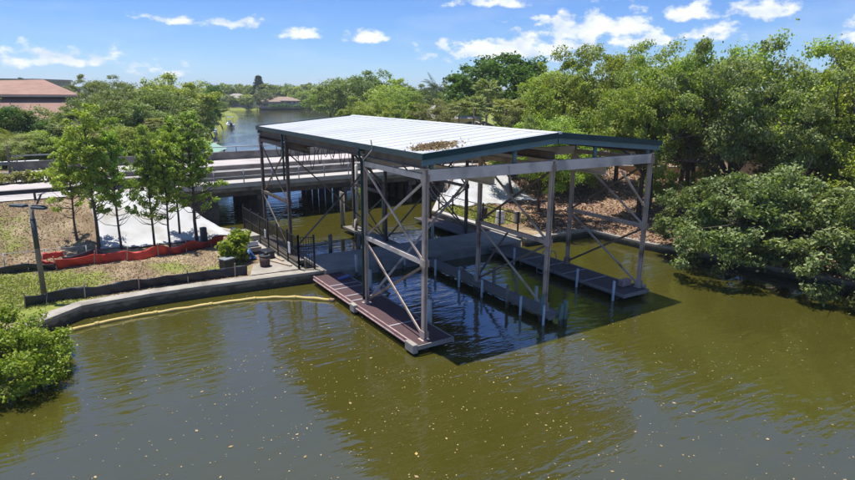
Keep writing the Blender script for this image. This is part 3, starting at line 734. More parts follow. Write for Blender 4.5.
def guardrail(u0, u1, p, z, label, mt, block=.0):
    g = empty('guardrail', (u0, road_v(u0)+p, 2.9), label, 'guardrail', None)
    b = MB(); L_ = [(0, .16), (.05, .12), (.0, .05), (.05, 0), (0, -.05), (.05, -.12), (0, -.16)]
    for (a, za), (c, zc) in zip(L_[:-1], L_[1:]):
        b.hexa([(u, road_v(u)+p-.08-q-t, z-.16+zz) for t, (q1, z1), (q2, z2) in ((0, (a, za), (c, zc)), (.012, (a, za), (c, zc))) for u, q, zz in ((u0, q1, z1), (u1, q1, z1), (u1, q2, z2), (u0, q2, z2))])
    b.build('rail', mt, g)
    u = u0+.5
    while u < u1: MB().box(u-.07, u+.07, road_v(u)+p-.07, road_v(u)+p+.09, 2.8, z-.02).build('post', mt, g); u += 2.45
guardrail(-45, -6.6, .15, 3.72, 'dark steel guardrail along the near edge of the road on the left', M['darkgalv'])
guardrail(-80, -12.2, 17.3, 3.85, 'long grey steel guardrail along the far edge of the road below the woods', M['galv'])
# hedge plants in the median come with the trees below

# ------------------------------------------------------------------ black fence, right bank fence
def metal_fence(pts, h, label, step, pick, z0, name='metal_fence'):
    f = empty(name, (*pts[0], z0), label, 'fence')
    for (x0, y0), (x1, y1) in zip(pts[:-1], pts[1:]):
        Ln = math.hypot(x1-x0, y1-y0); k = max(1, round(Ln/step))
        for i in range(k+1):
            t = i/k; x, y = x0+(x1-x0)*t, y0+(y1-y0)*t
            MB().box(x-.045, x+.045, y-.045, y+.045, z0, z0+h+.12).build('post', M['black'], f)
        for z in (.12, h*.55, h-.05):
            MB().bar((x0, y0, z0+z), (x1, y1, z0+z), .035, .05).build('rail', M['black'], f)
        if pick:
            n = int(Ln/pick); b = MB()
            for i in range(1, n):
                t = i/n; x, y = x0+(x1-x0)*t, y0+(y1-y0)*t
                b.box(x-.012, x+.012, y-.012, y+.012, z0+.1, z0+h)
            b.build('pickets', M['black'], f)
    return f
metal_fence([(-1.0, 11.05), (-1.0, 21.2)], 1.8, 'black metal picket fence along the slips left of the boat shed', 1.7, .13, .6)
metal_fence([(-1.0, 11.05), (-.25, 10.72)], 1.8, 'short black metal gate panel closing the fence end beside the maroon dock', .8, .13, .62, 'metal_gate')
fr_ = metal_fence([(14.5, 11.2), (14.5, 20.8)], 1.5, 'thin black post and rail fence along the grassy bank behind the shed', 1.75, None, .6)
def sign(x, y, z, w_, h_, rz, label):
    b = MB().cbox((x, y, z), w_, .02, h_, rz)
    return thing1(b, 'sign', M['white'], (x, y, z), label, 'sign')
sign(-1.05, 12.35, 1.55, .32, .62, math.pi/2, 'white rectangular sign hung on the black fence near its end')
sign(-1.06, 16.5, 1.5, .3, .5, math.pi/2, 'small white sign on the black fence farther towards the bridge')
sign(14.42, 12.7, 1.45, .45, .45, .3, 'small pale square sign on the thin black fence behind the shed')
for x, y, h, wd, lab in ((16.0, 14.9, .95, .75, 'pale upright block standing on the grass beyond the thin black fence'),
                      (17.1, 14.3, .9, .55, 'second, browner upright block beside the small pale sign')):
    b = MB().hexa([(x-wd/2, y-.15, .45), (x+wd/2, y-.15, .45), (x+wd/2, y+.15, .45), (x-wd/2, y+.15, .45), (x-wd/2+.05, y-.12, .6+h), (x+wd/2-.05, y-.12, .55+h), (x+wd/2-.05, y+.12, .55+h), (x-wd/2+.05, y+.12, .6+h)])
    thing1(b, 'stone_block', M['white'] if lab[0] == 'p' else M['brick'], (x, y, .55), lab, 'block', None, .04)
b = MB().tube([(16.2, 17.2, .5), (16.2, 17.2, 1.3), (16.2, 17.2, 1.38)], [.28, .33, .3], 14)
thing1(b, 'rubbish_bin', M['dark'], (16.2, 17.2, .5), 'dark bin on the grass below the white sheeted slope behind the shed', 'bin')

# ------------------------------------------------------------------ silt fences
def terr(x, y):
    a = np.array([float(x)]); b_ = np.array([float(y)])
    return float(land_h(a, b_)[0])
def drape(pts, h, fab, label, stakes=2.2, seed=1, slump=.12, lean=.25, name='silt_fence', group=None, extra=None, cuts=None):
    r = random.Random(seed)
    x0, y0 = pts[0]
    e = empty(name, (x0, y0, terr(x0, y0)), label, 'fence', group)
    S = []
    for (a, b), (c, d) in zip(pts[:-1], pts[1:]):
        n = max(2, int(math.hypot(c-a, d-b)/.16))
        S += [(a+(c-a)*i/n, b+(d-b)*i/n) for i in range(n)]
    S.append(pts[-1])
    ph = [r.uniform(0, 6) for _ in range(6)]
    rows = 6; V = []; Fc = []; s = 0
    for i, (x, y) in enumerate(S):
        s += .16
        d = Vector((S[min(i+1, len(S)-1)][0]-S[max(i-1, 0)][0], S[min(i+1, len(S)-1)][1]-S[max(i-1, 0)][1])).normalized(); n = Vector((-d.y, d.x))
        sg = slump*abs(math.sin(math.pi*s/stakes)) + .05*math.sin(s*3+ph[0])
        for k in range(rows):
            t = k/(rows-1)
            off = lean*t*(math.sin(s*.9+ph[1])*.4-.3) + .045*math.sin(s*4.1+t*3+ph[2])*math.sin(t*3.1) + .04*math.sin(s*9+t*5+ph[3])
            V.append((x+n.x*off, y+n.y*off, terr(x, y)-.04+(h-sg)*t))
    for i in range(len(S)-1):
        for k in range(rows-1):
            a = i*rows+k; Fc.append((a, a+rows, a+rows+1, a+1))
    # cut into coloured stretches
    cuts = cuts or [(0, 1, fab)]
    for c0, c1, mt in cuts:
        mb = MB(); mb.v = V
        i0, i1 = int(c0*(len(S)-1)), int(c1*(len(S)-1))
        mb.f = [f for f in Fc if i0 <= f[0]//rows < i1]
        used = sorted({q for f in mb.f for q in f}); ix = {q: j for j, q in enumerate(used)}
        mb.v = [V[q] for q in used]; mb.f = [tuple(ix[q] for q in f) for f in mb.f]; mb.sm = [True]*len(mb.f)
        o = mb.build('fabric', mt, e); sm = o.modifiers.new('thick', 'SOLIDIFY'); sm.thickness = .015
    s = 0; k = 0
    for i in range(0, len(S), max(1, int(stakes/.16))):
        x, y = S[i]; z = terr(x, y)
        MB().bar((x, y-.06, z-.1), (x+r.uniform(-.12, .12), y-.06+r.uniform(-.12, .05), z+h+.1), .05, .05).build('stake', M['stake'], e)
    return e
drape([(-13.4, 11.9), (-12.4, 12.1), (-10.9, 11.95), (-8.6, 12.1), (-6.2, 11.95), (-3.6, 11.7)], .62, M['silt'], 'black silt fence with pale stakes running just behind the curved seawall', 2.3, 2, .1)
drape([(-21, 18.9), (-14.6, 18.4), (-12.0, 17.95)], .5, M['silt'], 'low black silt fence on the left of the slumped red fence', 2.6, 3, .08)
drape([(-12.0, 17.95), (-10.9, 17.75), (-9.3, 18.1), (-7.6, 17.85), (-6.0, 18.0), (-4.4, 18.45), (-3.0, 19.0)], .68, M['maroon'],
      'slumped red and black construction fence hanging from stakes in front of the young trees', 1.7, 5, .14, .4, 'construction_fence',
      cuts=[(0, .6, M['orange']), (.6, 1, M['maroon'])])
drape([(-11.7, 18.15), (-10.6, 18.2), (-9.2, 18.45)], .85, M['silt'], 'slumped black fabric panel sagging behind the left part of the red fence', 1.5, 8, .3, .5)
ob = empty('fence_mesh_scrap', (-12.4, 18.3, .6), 'torn scrap of bright orange mesh caught by the pole beside the silt fence', 'mesh scrap')
mb = MB()
for i in range(9):
    for k in range(4): mb.v.append((-12.9+i*.16, 18.6+.05*math.sin(i*1.7+k), 1.02+k*.11-.0*i+.04*math.sin(i*2.+k)))
for i in range(8):
    for k in range(3): a = i*4+k; mb.f.append((a, a+4, a+5, a+1)); mb.sm.append(True)
o = mb.build('mesh_sheet', M['orange'], ob); o.modifiers.new('t', 'SOLIDIFY').thickness = .012
mb = MB()
for i in range(11):
    for k in range(4): mb.v.append((-12.8+i*.17, 18.35-i*.05+.04*math.sin(i*1.3+k*2), 1.0-.055*i+(k-1.5)*.08+.03*math.sin(i*2.3)))
for i in range(10):
    for k in range(3): a = i*4+k; mb.f.append((a, a+4, a+5, a+1)); mb.sm.append(True)
o = mb.build('mesh_sheet', M['orange'], ob); o.modifiers.new('t', 'SOLIDIFY').thickness = .012
MB().tube([(-12.6, 18.5, .5), (-12.6, 18.5, 1.4)], .025, 6).tube([(-11.6, 18.3, .5), (-11.6, 18.3, 1.3)], .025, 6).build('stake', M['stake'], ob)
wr = empty('wire_fence', (-15, 18.9, .6), 'pale wire strung between thin posts above the low black silt fence', 'fence')
for k in range(6):
    x = -20+k*1.9; MB().tube([(x, 18.95-.05*k, terr(x, 19)-.1), (x, 18.95-.05*k, terr(x, 19)+.95)], .025, 6).build('post', M['strip'], wr)
MB().tube([(-20, 18.95, 1.55), (-15, 18.85, 1.5), (-10.5, 18.7, 1.48)], .018, 5).build('wire', M['strip'], wr)

# ------------------------------------------------------------------ lamp post
lp = empty('lamp_post', (-12.64, 12.6, .6), 'weathered wooden pole with a flat twin floodlight head and small panel on top', 'lamp post')
MB().tube([(-12.64, 12.6, .3), (-12.64, 12.6, 4.0), (-12.64, 12.6, 5.0)], [.125, .1, .09], 12).build('pole', M['pole'], lp)
MB().tube([(-12.64, 12.6, 3.0), (-12.64, 12.6, 4.35)], .112, 12).build('metal_sleeve', M['lampgrey'], lp)
rx, ry = .842, -.539
def lpnt(s, f, z): return (-12.64+rx*s+.539*f, 12.6+ry*s+.842*f, z)
MB().bar(lpnt(-.55, 0, 4.97), lpnt(.6, .0, 4.9), .1, .1).build('cross_arm', M['lampgrey'], lp)
for s, t in ((-.5, -.05), (.42, .04)):
    a, b_ = lpnt(s-.28, -.12, 4.93-t), lpnt(s+.3, -.12, 4.9-t)
    hd = MB().bar(a, b_, .3, .09).build('lamp_head', M['lampgrey'], lp, .015)
    MB().bar((a[0], a[1], a[2]-.055), (b_[0], b_[1], b_[2]-.055), .24, .02).build('lens', M['pvc'], hd)
MB().bar(lpnt(.25, .05, 5.0), lpnt(.5, .05, 5.45), .06, .06).build('panel_strut', M['lampgrey'], lp)
MB().bar(lpnt(.42, .05, 5.42), lpnt(.68, .05, 5.52), .3, .03).build('panel', M['strip'], lp)

# ------------------------------------------------------------------ floating boom
bm = empty('containment_boom', (-6, 9.4, 0), 'long yellow floating boom curving across the water along the left seawall', 'boom')
ctrl = [(-14.2, 7.6), (-12.2, 9.1), (-10., 9.62), (-7.8, 9.6), (-5.6, 9.45), (-3.8, 9.15), (-2.2, 8.35), (-.95, 7.15)]
def catmull(P, n=12):
    o = []; P = [P[0]]+P+[P[-1]]
    for i in range(1, len(P)-2):
        for k in range(n):
            t = k/n; a, b, c, d = (Vector(q) for q in P[i-1:i+3])
            o.append(.5*((2*b)+(c-a)*t+(2*a-5*b+4*c-d)*t*t+(3*b-a-3*c+d)*t**3))
    o.append(Vector(P[-2])); return o
path = catmull(ctrl)
MB().tube([(p.x, p.y, .045+.012*math.sin(i*.9)) for i, p in enumerate(path)], [.078+.012*abs(math.sin(i*.55)) for i in range(len(path))], 10).build('float_tube', M['boom'], bm)
for i in range(6, len(path)-2, 13):
    p, q = path[i], path[i+1]
    MB().tube([(p.x, p.y, .05), (q.x, q.y, .05)], .105, 10).build('collar', M['boom'], bm)
p, q = path[-1], path[-2]; d = (p-q).normalized()
MB().tube([(p.x, p.y, .06), (p.x+d.x*.25, p.y+d.y*.25, .05)], .1, 10).build('end_cap', M['rust'], bm)

# ------------------------------------------------------------------ things on the landing by the black fence
b = MB().tube([(-2.4, 12.5, .6), (-2.4, 12.5, 1.22)], [.26, .29], 16)
bn = empty('litter_bin', (-2.4, 12.5, .6), 'round brown litter bin on the concrete landing by the black fence', 'bin')
b.build('body', M['binbrown'], bn); MB().tube([(-2.4, 12.5, 1.22), (-2.4, 12.5, 1.27)], .31, 16).build('rim', M['dark'], bn); MB().tube([(-2.3, 12.55, 1.25), (-2.25, 12.6, 1.42)], [.14, .08], 8).build('bag', M['dark'], bn)
cr_ = empty('storage_box', (-4.2, 13.4, .6), 'black cube shaped box with grey lid on the lawn beside the leafy shrub', 'box')
MB().cbox((-4.2, 13.4, .83), .62, .55, .5, .4).build('body', M['dark'], cr_, .03); MB().cbox((-4.2, 13.4, 1.12), .66, .58, .07, .4).build('lid', M['galv'], cr_, .015)
db = empty('equipment_box', (-1.75, 14.2, .6), 'low dark equipment box against the black fence', 'box')
MB().cbox((-1.75, 14.2, .82), .6, .9, .42, .1).build('body', M['dark'], db, .03); MB().cbox((-1.75, 14.2, 1.05), .64, .94, .05, .1).build('lid', M['black'], db, .01)
for k, (x, y, z, rz, lab) in enumerate(((-2.0, 16.8, .78, .08, 'bottom'), (-2.08, 16.95, 1.1, .02, 'middle'), (-1.98, 17.1, 1.42, .12, 'top'))):
    b = MB().cbox((x, y, z), .75, 2.1, .28, rz)
    thing1(b, 'concrete_slab', M['white'] if k == 1 else M['concrete'], (x, y, z-.14), 'pale concrete slab, %s one of the stack beside the black fence' % lab, 'slab', 'slabs stacked beside the black fence', .03)
for k, (x0, y0, x1, y1, lab) in enumerate(((-1.95, 13.6, -1.2, 11.7, 'pale board lying on the landing along the black fence, nearer the dock'), (-1.5, 15.6, -1.25, 12.9, 'pale narrow board lying close against the foot of the black fence'))):
    thing1(MB().bar((x0, y0, .68), (x1, y1, .68), .16, .09), 'timber_board', M['stake'], (x0, y0, .6), lab, 'board')
tp = empty('blue_tarpaulin', (-2.75, 15.1, .6), 'crumpled dark blue tarpaulin between the leafy shrub and concrete slabs', 'tarpaulin')
mb = MB()
for i in range(8):
    for k in range(8):
        x, y = -3.1+i*.13, 14.5+k*.17
        mb.v.append((x, y, .6+.45*math.sin(math.pi*i/7)*math.sin(math.pi*k/7)*(1+.35*math.sin(i*2.1+k*1.3))))
for i in range(7):
    for k in range(7): a = i*8+k; mb.f.append((a, a+8, a+9, a+1)); mb.sm.append(True)
mb.build('sheet', M['blueplastic'], tp)
b = MB().cbox((-4.0, 19.6, 1.15), .34, .3, .95, .3)
thing1(b, 'utility_box', M['lampgrey'], (-4.0, 19.6, .7), 'small grey upright utility box at the foot of the white sheeted slope', 'utility box', None, .03)
thing1(MB().tube([(-2.55, 18.0, .6), (-2.55, 18.0, 1.7), (-2.55, 18, 1.75)], [.16, .16, .1], 12), 'bollard', M['pilegrey'], (-2.55, 18.0, .6), 'short pale bollard behind the stack of concrete slabs', 'bollard')
pd = MB(); pd.quad((-4.9, 11.55, .612), (-.95, 11.1, .612), (-.95, 26, .612), (-2.5, 26, .612)); 
lp_ = MB().poly([(-3.6, 11.2, .66), (-1.0, 11.0, .66), (-1.0, 14.0, .66), (-2.9, 13.0, .66)])
tag(lp_.build('path', M['concrete']), kind='structure')
# white sheeting on the bridge slopes
def sheeting(u0, u1, v0, v1, seed, label, cut=None):
    r = random.Random(seed); mb = MB(); nu, nv = int((u1-u0)/.22), int((v1-v0)/.22)
    idx = {}
    for i in range(nu+1):
        for k in range(nv+1):
            x, y = u0+(u1-u0)*i/nu, v0+(v1-v0)*k/nv
            if cut and not cut(x, y): continue
            idx[i, k] = len(mb.v)
            zz = terr(x, y)+.09+.03*math.sin(x*2.3+y*1.1+seed)*math.sin(y*2.9-x*.7)+.012*abs(math.sin(x*1.05+.25*math.sin(y*1.3)))+.018*math.sin(x*5+y*3.7)*math.sin(y*4.1-x*1.3)
            mb.v.append((x, y, zz))
    for i in range(nu):
        for k in range(nv):
            q = [(i, k), (i+1, k), (i+1, k+1), (i, k+1)]
            if all(t in idx for t in q): mb.f.append(tuple(idx[t] for t in q)); mb.sm.append(True)
    o = thing1(mb, 'slope_sheeting', M['tarp'], (u0, v0, .6), label, 'sheeting')
    o.modifiers.new('t', 'SOLIDIFY').thickness = .03
sheeting(-9.7, -1.6, 19.9, 27.2, 3, 'white fabric sheeting covering the bridge slope behind the young trees', lambda x, y: y > 20.15+.12*math.sin(x*2) and x < -1.7-(y-20)*.31)
sheeting(14.5, 25.2, 18.2, 27.9, 9, 'white fabric sheeting on the slope at the far end of the bridge', lambda x, y: y > 21.3-(x-15)*.06+.15*math.sin(x*1.7) and x > 14.6+(y-21)*.74)

# ------------------------------------------------------------------ buildings
def hip(mb, x0, x1, y0, y1, z0, z1, over=.5, ridge=None):
    x0 -= over; x1 += over; y0 -= over; y1 += over
    w_, d_ = x1-x0, y1-y0
    if w_ >= d_: a, b = (x0+d_/2, (y0+y1)/2, z1), (x1-d_/2, (y0+y1)/2, z1)
    else: a, b = ((x0+x1)/2, y0+w_/2, z1), ((x0+x1)/2, y1-w_/2, z1)
    P = [(x0,y0,z0),(x1,y0,z0),(x1,y1,z0),(x0,y1,z0)]
    if w_ >= d_:
        mb.poly([P[0],P[1],b,a]); mb.poly([P[1],P[2],b]); mb.poly([P[2],P[3],a,b]); mb.poly([P[3],P[0],a])
    else:
        mb.poly([P[0],P[1],a]); mb.poly([P[1],P[2],b,a]); mb.poly([P[2],P[3],b]); mb.poly([P[3],P[0],a,b])
    mb.poly(P[::-1]); return mb
def oriented(e, rz): e.rotation_euler = (0, 0, rz); return e
def house(loc, rz, wd, dp, hw, hr, wallm, roofm, label, wins=(), over=.5, name='house', cat='house', chim=None, upper=None):
    """built around its own origin, then turned"""
    e = empty(name, (0, 0, 0), label, cat)
    MB().box(-wd/2, wd/2, -dp/2, dp/2, -.6, hw).build('wall', wallm, e)
    rf_ = hip(MB(), -wd/2, wd/2, -dp/2, dp/2, hw+.003, hw+hr, over).build('roof', roofm, e)
    if chim: MB().box(chim[0]-.7, chim[0]+.7, chim[1]-.5, chim[1]+.5, hw-.1, hw+hr+1.1).build('chimney', wallm, rf_)
    if upper:
        x0, x1, y0, y1, h0, h1, r_ = upper
        MB().box(x0, x1, y0, y1, h0, h1).build('upper_wall', wallm, e); hip(MB(), x0, x1, y0, y1, h1+.003, h1+r_, over).build('upper_roof', roofm, e)
    for (x, z, w_, h_) in wins:
        f = MB().box(x-w_/2-.1, x+w_/2+.1, -dp/2-.07, -dp/2-.003, z-.1, z+h_+.1).build('window', M['white'], e)
        MB().box(x-w_/2, x+w_/2, -dp/2-.09, -dp/2-.072, z, z+h_).build('pane', M['glass'], f)
    e.location = loc; e.rotation_euler = (0, 0, rz)
    return e
FACE = -YAW   # front walls turned towards the photographer's side
# far-left block with two tiers of brown roof and a grey block behind it
c = at_depth(19, 100, 96); c.z = 1.5
e = empty('apartment_building', (0, 0, 0), 'salmon building with two tiers of brown shingled roof above the left woods', 'building')
MB().box(-8.4, 7.4, -6.6, 7, -1, 3.6).build('wall', M['pinkwall'], e)
a, b = [(-9.4, -12.5), (8.1, -12.5), (8.1, 8), (-9.4, 8)], [(-8.2, -6.9), (7.2, -6.9), (7.2, 7.2), (-8.2, 7.2)]
MB().hexa([(*q, 3.6) for q in a]+[(*q, 7.0) for q in b]).build('lower_roof', M['brownroof'], e)
MB().box(-8.1, 7.1, -6.8, 7.1, 7.0, 7.22).build('shadow_recess', M['dark'], e)  # dark-coloured strip paints the shadow line below the upper eave
g = [(-9, -7.7), (8.0, -7.7), (8.0, 8), (-9, 8)]
up_ = MB().hexa([(*q, 7.22) for q in g]+[(q[0]*.985, q[1]*.985, 7.55) for q in g])
up_.poly([(-8.86, -7.58, 7.553), (7.88, -7.58, 7.553), (3.7, -1.5, 9.75), (-8, -1.5, 9.3)]); up_.poly([(7.88, -7.58, 7.553), (7.88, 7.88, 7.553), (3.7, -1.5, 9.75)])
up_.poly([(7.88, 7.88, 7.553), (-8.86, 7.88, 7.553), (-8, -1.5, 9.3), (3.7, -1.5, 9.75)]); up_.poly([(-8.86, 7.88, 7.553), (-8.86, -7.58, 7.553), (-8, -1.5, 9.3)])
up_.build('upper_roof', M['brownroof'], e)
MB().box(-9.05, 8.05, -7.76, -7.703, 7.2, 7.36).build('gutter', M['kerb'], e)
for k in range(4): f_ = MB().box(-6+k*3.6, -4.4+k*3.6, -6.68, -6.603, .8, 2.6).build('window', M['white'], e); MB().box(-5.9+k*3.6, -4.5+k*3.6, -6.7, -6.683, .9, 2.5).build('pane', M['glass'], f_)
e.location = c; e.rotation_euler = (0, 0, FACE+.5)
c = at_depth(10, 100, 150); c.z = 1.5
e = empty('flat_roofed_building', (0, 0, 0), 'long grey flat roofed building behind the brown hipped roof', 'building')
MB().box(-24, 11, -8, 8, -1, 9.9).build('wall', M['greywall'], e); MB().box(-24.3, 11.3, -8.3, 8.3, 9.9, 10.5).build('parapet', M['greyroof'], e)
for k in range(5): MB().box(-20+k*6, -17+k*6, -8.08, -8.003, 6.6, 8.2).build('window', M['glass'], e)
e.location = c; e.rotation_euler = (0, 0, FACE+.1)
# far shore
def place(px, D, z=1.4): q = at_depth(px, 100, D); q.z = z; return q
house(place(284, 322), FACE+.1, 16, 11, 3.3, 1.9, M['pinkwall'], M['tanroof'], 'two storey tan roofed house with chimney on the far shore lawn', [(-5.5, 1.9, 1.6, 1.), (-2, 1.9, 1.6, 1.), (3, 1.9, 2.4, 1.), (6, 1.9, 1.4, 1.), (-5, .3, 2, 1.2), (2, .2, 4, 1.3)], chim=(-4.5, -1))
house(place(271, 318), FACE+.1, 10, 8, 2.8, 2.2, M['pinkwall'], M['tanroof'], 'low tan roofed wing at the left of the two storey far shore house', [(-2, .6, 2.5, 1.5), (2.4, .6, 2, 1.5)])
house(place(237, 325), FACE+.2, 13, 10, 4.4, 2.2, M['greywall'], M['greyroof'], 'blue grey two storey house at the left end of the far shore', [(-3, 2.8, 1.6, 1.1), (2, 2.8, 1.8, 1.1), (-3, .7, 2, 1.7), (3, .7, 2, 1.7)])
house(place(253, 330), FACE, 14, 9, 3.4, 2.4, M['white'], M['tanroof'], 'low white walled house between trees on the far shore', [(-4, .8, 2, 1.5), (0, .8, 2.5, 1.6), (4, .8, 2, 1.5)])
# right of the channel and behind the trees
house(place(443, 130), FACE+.25, 13, 10, 3.2, 2.7, M['stucco'], M['greyroof'], 'single storey house with brown grey roof behind the pale olive bush', [(-3, .8, 1.8, 1.4), (2, .8, 2, 1.4)])
house(place(408, 142), FACE, 9, 8, 3.0, 2.3, M['stucco'], M['greyroof'], 'small grey roofed house half hidden left of the tall thin palm', [(0, .8, 2, 1.4)])
house(place(478, 86), FACE+.1, 8, 6, 3.0, 1.6, M['greywall'], M['greyroof'], 'small grey house glimpsed between fan palms behind the white roof', [(-1.5, .8, 1.4, 1.3), (1.6, .8, 1.4, 1.3)])
house(Vector((51, 9.5, 1.4)), -.9, 17, 9, 4.4, 2.2, M['stucco'], M['tanroof'], 'tan stucco house hidden among the trees of the wooded right bank', [(-5, .9, 1.8, 1.6), (0, .9, 1.6, 1.6), (5, .9, 1.8, 1.6)])
wl = empty('garden_wall', (44, 22, 1), 'long tan garden wall at the back of the leaf strewn bank', 'wall')
MB().bar((37.5, 26.5, 1.2), (44.5, 17.2, 1.5), .2, 2.4).build('wall_panel', M['stucco'], wl); MB().bar((37.5, 26.5, 2.45), (44.5, 17.2, 2.75), .32, .12).build('coping', M['kerb'], wl)

# ------------------------------------------------------------------ boats along the left shore of the channel
def boat(px, D, L_, rz, hull, label, top):
    e = empty('motor_boat', (0, 0, 0), label, 'boat')
    st = []
    for t, wv, zb, zt_ in ((0, 1., -.2, .75), (.35, 1.05, -.25, .75), (.7, .8, -.2, .9), (.9, .4, .05, 1.05), (1, .05, .5, 1.15)):
        x = (t-.5)*L_; st.append([(x, -wv, zt_), (x, -wv*.75, zb), (x, wv*.75, zb), (x, wv, zt_)])
    mb = MB()
    for a, b in zip(st[:-1], st[1:]):
        for k in range(4): mb.quad(a[k], b[k], b[(k+1) % 4], a[(k+1) % 4])
    mb.quad(*st[0]); mb.build('hull', hull, e)
    MB().box(-.5, .5, -.4, .4, .75, 1.7).build('console', M['white'], e)
    mb = MB().box(-1.5, 1.2, -.95, .95, 2.5, 2.62); c_ = mb.build('canopy', top, e)
    for x, y in ((-1.3, -.8), (-1.3, .8), (1., -.8), (1., .8)): MB().tube([(x, y, .75), (x, y, 2.5)], .035, 6).build('canopy_pole', M['galv'], e)
    MB().box(-L_/2-.55, -L_/2+.02, -.3, .3, .1, 1.2).build('outboard', M['dark'], e)
    q = at_z(px, D, 0.); q.z = .1; e.location = q; e.rotation_euler = (0, 0, rz)
boat(230, 127, 7.5, 1.4, M['white'], 'white motor boat with pale canopy moored at the left shore past the bridge', M['pvc'])
boat(213, 134.5, 7, 1.2, M['pvc'], 'covered boat with dark blue hull at the near end of the left shore docks', M['bluehull'])
boat(222, 119, 6, 1.2, M['bluehull'], 'dark hulled boat behind the white canopied boat at the left shore', M['bluehull'])
bl = empty('boat_lift', (0, 0, 0), 'pale green roofed boat lift shelter just beyond the bridge on the left shore', 'boat lift')
MB().hexa([(-3.2,-2.2,2.6),(3.2,-2.2,2.6),(3.2,2.2,2.6),(-3.2,2.2,2.6),(-3.2,-.1,3.5),(3.2,-.1,3.5),(3.2,.1,3.5),(-3.2,.1,3.5)]).build('roof', M['greenroof'], bl)
for x in (-2.8, 2.8):
    for y in (-1.9, 1.9): MB().tube([(x, y, -1.7), (x, y, 2.6)], .12, 8).build('post', M['pilewood'], bl)
q = at_z(203, 149, 2.8); bl.location = (q.x, q.y, 0); bl.rotation_euler = (0, 0, 1.1)
jt = MB(); jt.bar((11.2, 84, .55), (16.5, 101, .55), 1.4, .15)
for t in range(6): jt.tube([(11.2+t*1.05, 84+t*3.4, -1.6), (11.2+t*1.05, 84+t*3.4, 1.3)], .13, 8)
thing1(jt, 'jetty', M['deckgrey'], (13.8, 92, 0), 'grey timber jetty along the left shore beyond the bridge', 'jetty')
# ------------------------------------------------------------------ trees
def cloud(rng, centers, radii, per, size, flat=.35, squash=.75):
    """leaf sized faces spread through clumps"""
    n = len(centers)*per
    c = np.repeat(np.asarray(centers), per, 0); r = np.repeat(np.asarray(radii), per)
    d = rng.normal(size=(n, 3)); d /= np.linalg.norm(d, axis=1)[:, None]
    rad = r*(.35+.65*rng.random(n)**.45)*(1+.25*rng.normal(size=n)*.6)
    th = np.repeat(rng.uniform(0, 6.28, len(centers)), per); el_ = np.repeat(rng.uniform(1.0, 1.55, len(centers)), per); tl = np.repeat(rng.normal(0, .3, len(centers)), per)
    stray = rng.random(n) < .09; rad = np.where(stray, rad*1.5, rad)
    d2 = d.copy(); d2[:, 2] *= squash*.8
    a_ = d2[:, 0]*el_; b_ = d2[:, 1]/el_**.5
    d2 = np.stack([a_*np.cos(th)-b_*np.sin(th), a_*np.sin(th)+b_*np.cos(th), d2[:, 2]+a_*tl-.12*a_*a_], 1)
    pos = c+d2*rad[:, None]
    nrm = d*.75+rng.normal(size=(n, 3))*.55; nrm[:, 2] += flat
    nrm /= np.linalg.norm(nrm, axis=1)[:, None]
    t = rng.normal(size=(n, 3)); t -= (t*nrm).sum(1)[:, None]*nrm; t /= np.linalg.norm(t, axis=1)[:, None]
    b = np.cross(nrm, t); s = (size*rng.uniform(.6, 1.35, n))[:, None]
    a = t*s*.62; w_ = b*s*.38
    co = np.stack([pos-a, pos-w_+a*.15, pos+a, pos+w_+a*.15], 1).reshape(-1, 3)
    return co, np.arange(n*4).reshape(-1, 4)

def limb_mesh(name, base_r, fork, targets, rng, mat_, lean=(0, 0), twigs=2, seg=6, h0=-.4):
    mb = MB()
    fk = Vector(fork)
    mid = Vector((fk.x*.35+rng.normal()*.12, fk.y*.35+rng.normal()*.12, fk.z*.5))
    mb.tube([(0, 0, h0), (0, 0, .25), mid, fk], [base_r*1.45, base_r*1.05, base_r*.85, base_r*.75], 9)
    for t in targets:
        t = Vector(t); d = t-fk
        m1 = fk+d*.35+Vector((d.x*.08+rng.normal()*.3, d.y*.08+rng.normal()*.3, d.length*.10+rng.normal()*.15)); m2 = fk+d*.7+Vector((rng.normal()*.35, rng.normal()*.35, d.length*.07))
        r0 = base_r*rng.uniform(.42, .58)
        mb.tube([fk-Vector((0, 0, .3)), m1, m2, t], [r0, r0*.72, r0*.45, r0*.14], seg)
        for _ in range(twigs):
            s_ = m1.lerp(m2, rng.random()); e_ = s_+Vector((rng.normal()*1.2, rng.normal()*1.2, abs(rng.normal())*1.0+.2))
            mb.tube([s_, s_.lerp(e_, .5)+Vector((0, 0, .12)), e_], [r0*.35, r0*.22, r0*.06], 5)
    return mb.mesh(name, mat_)

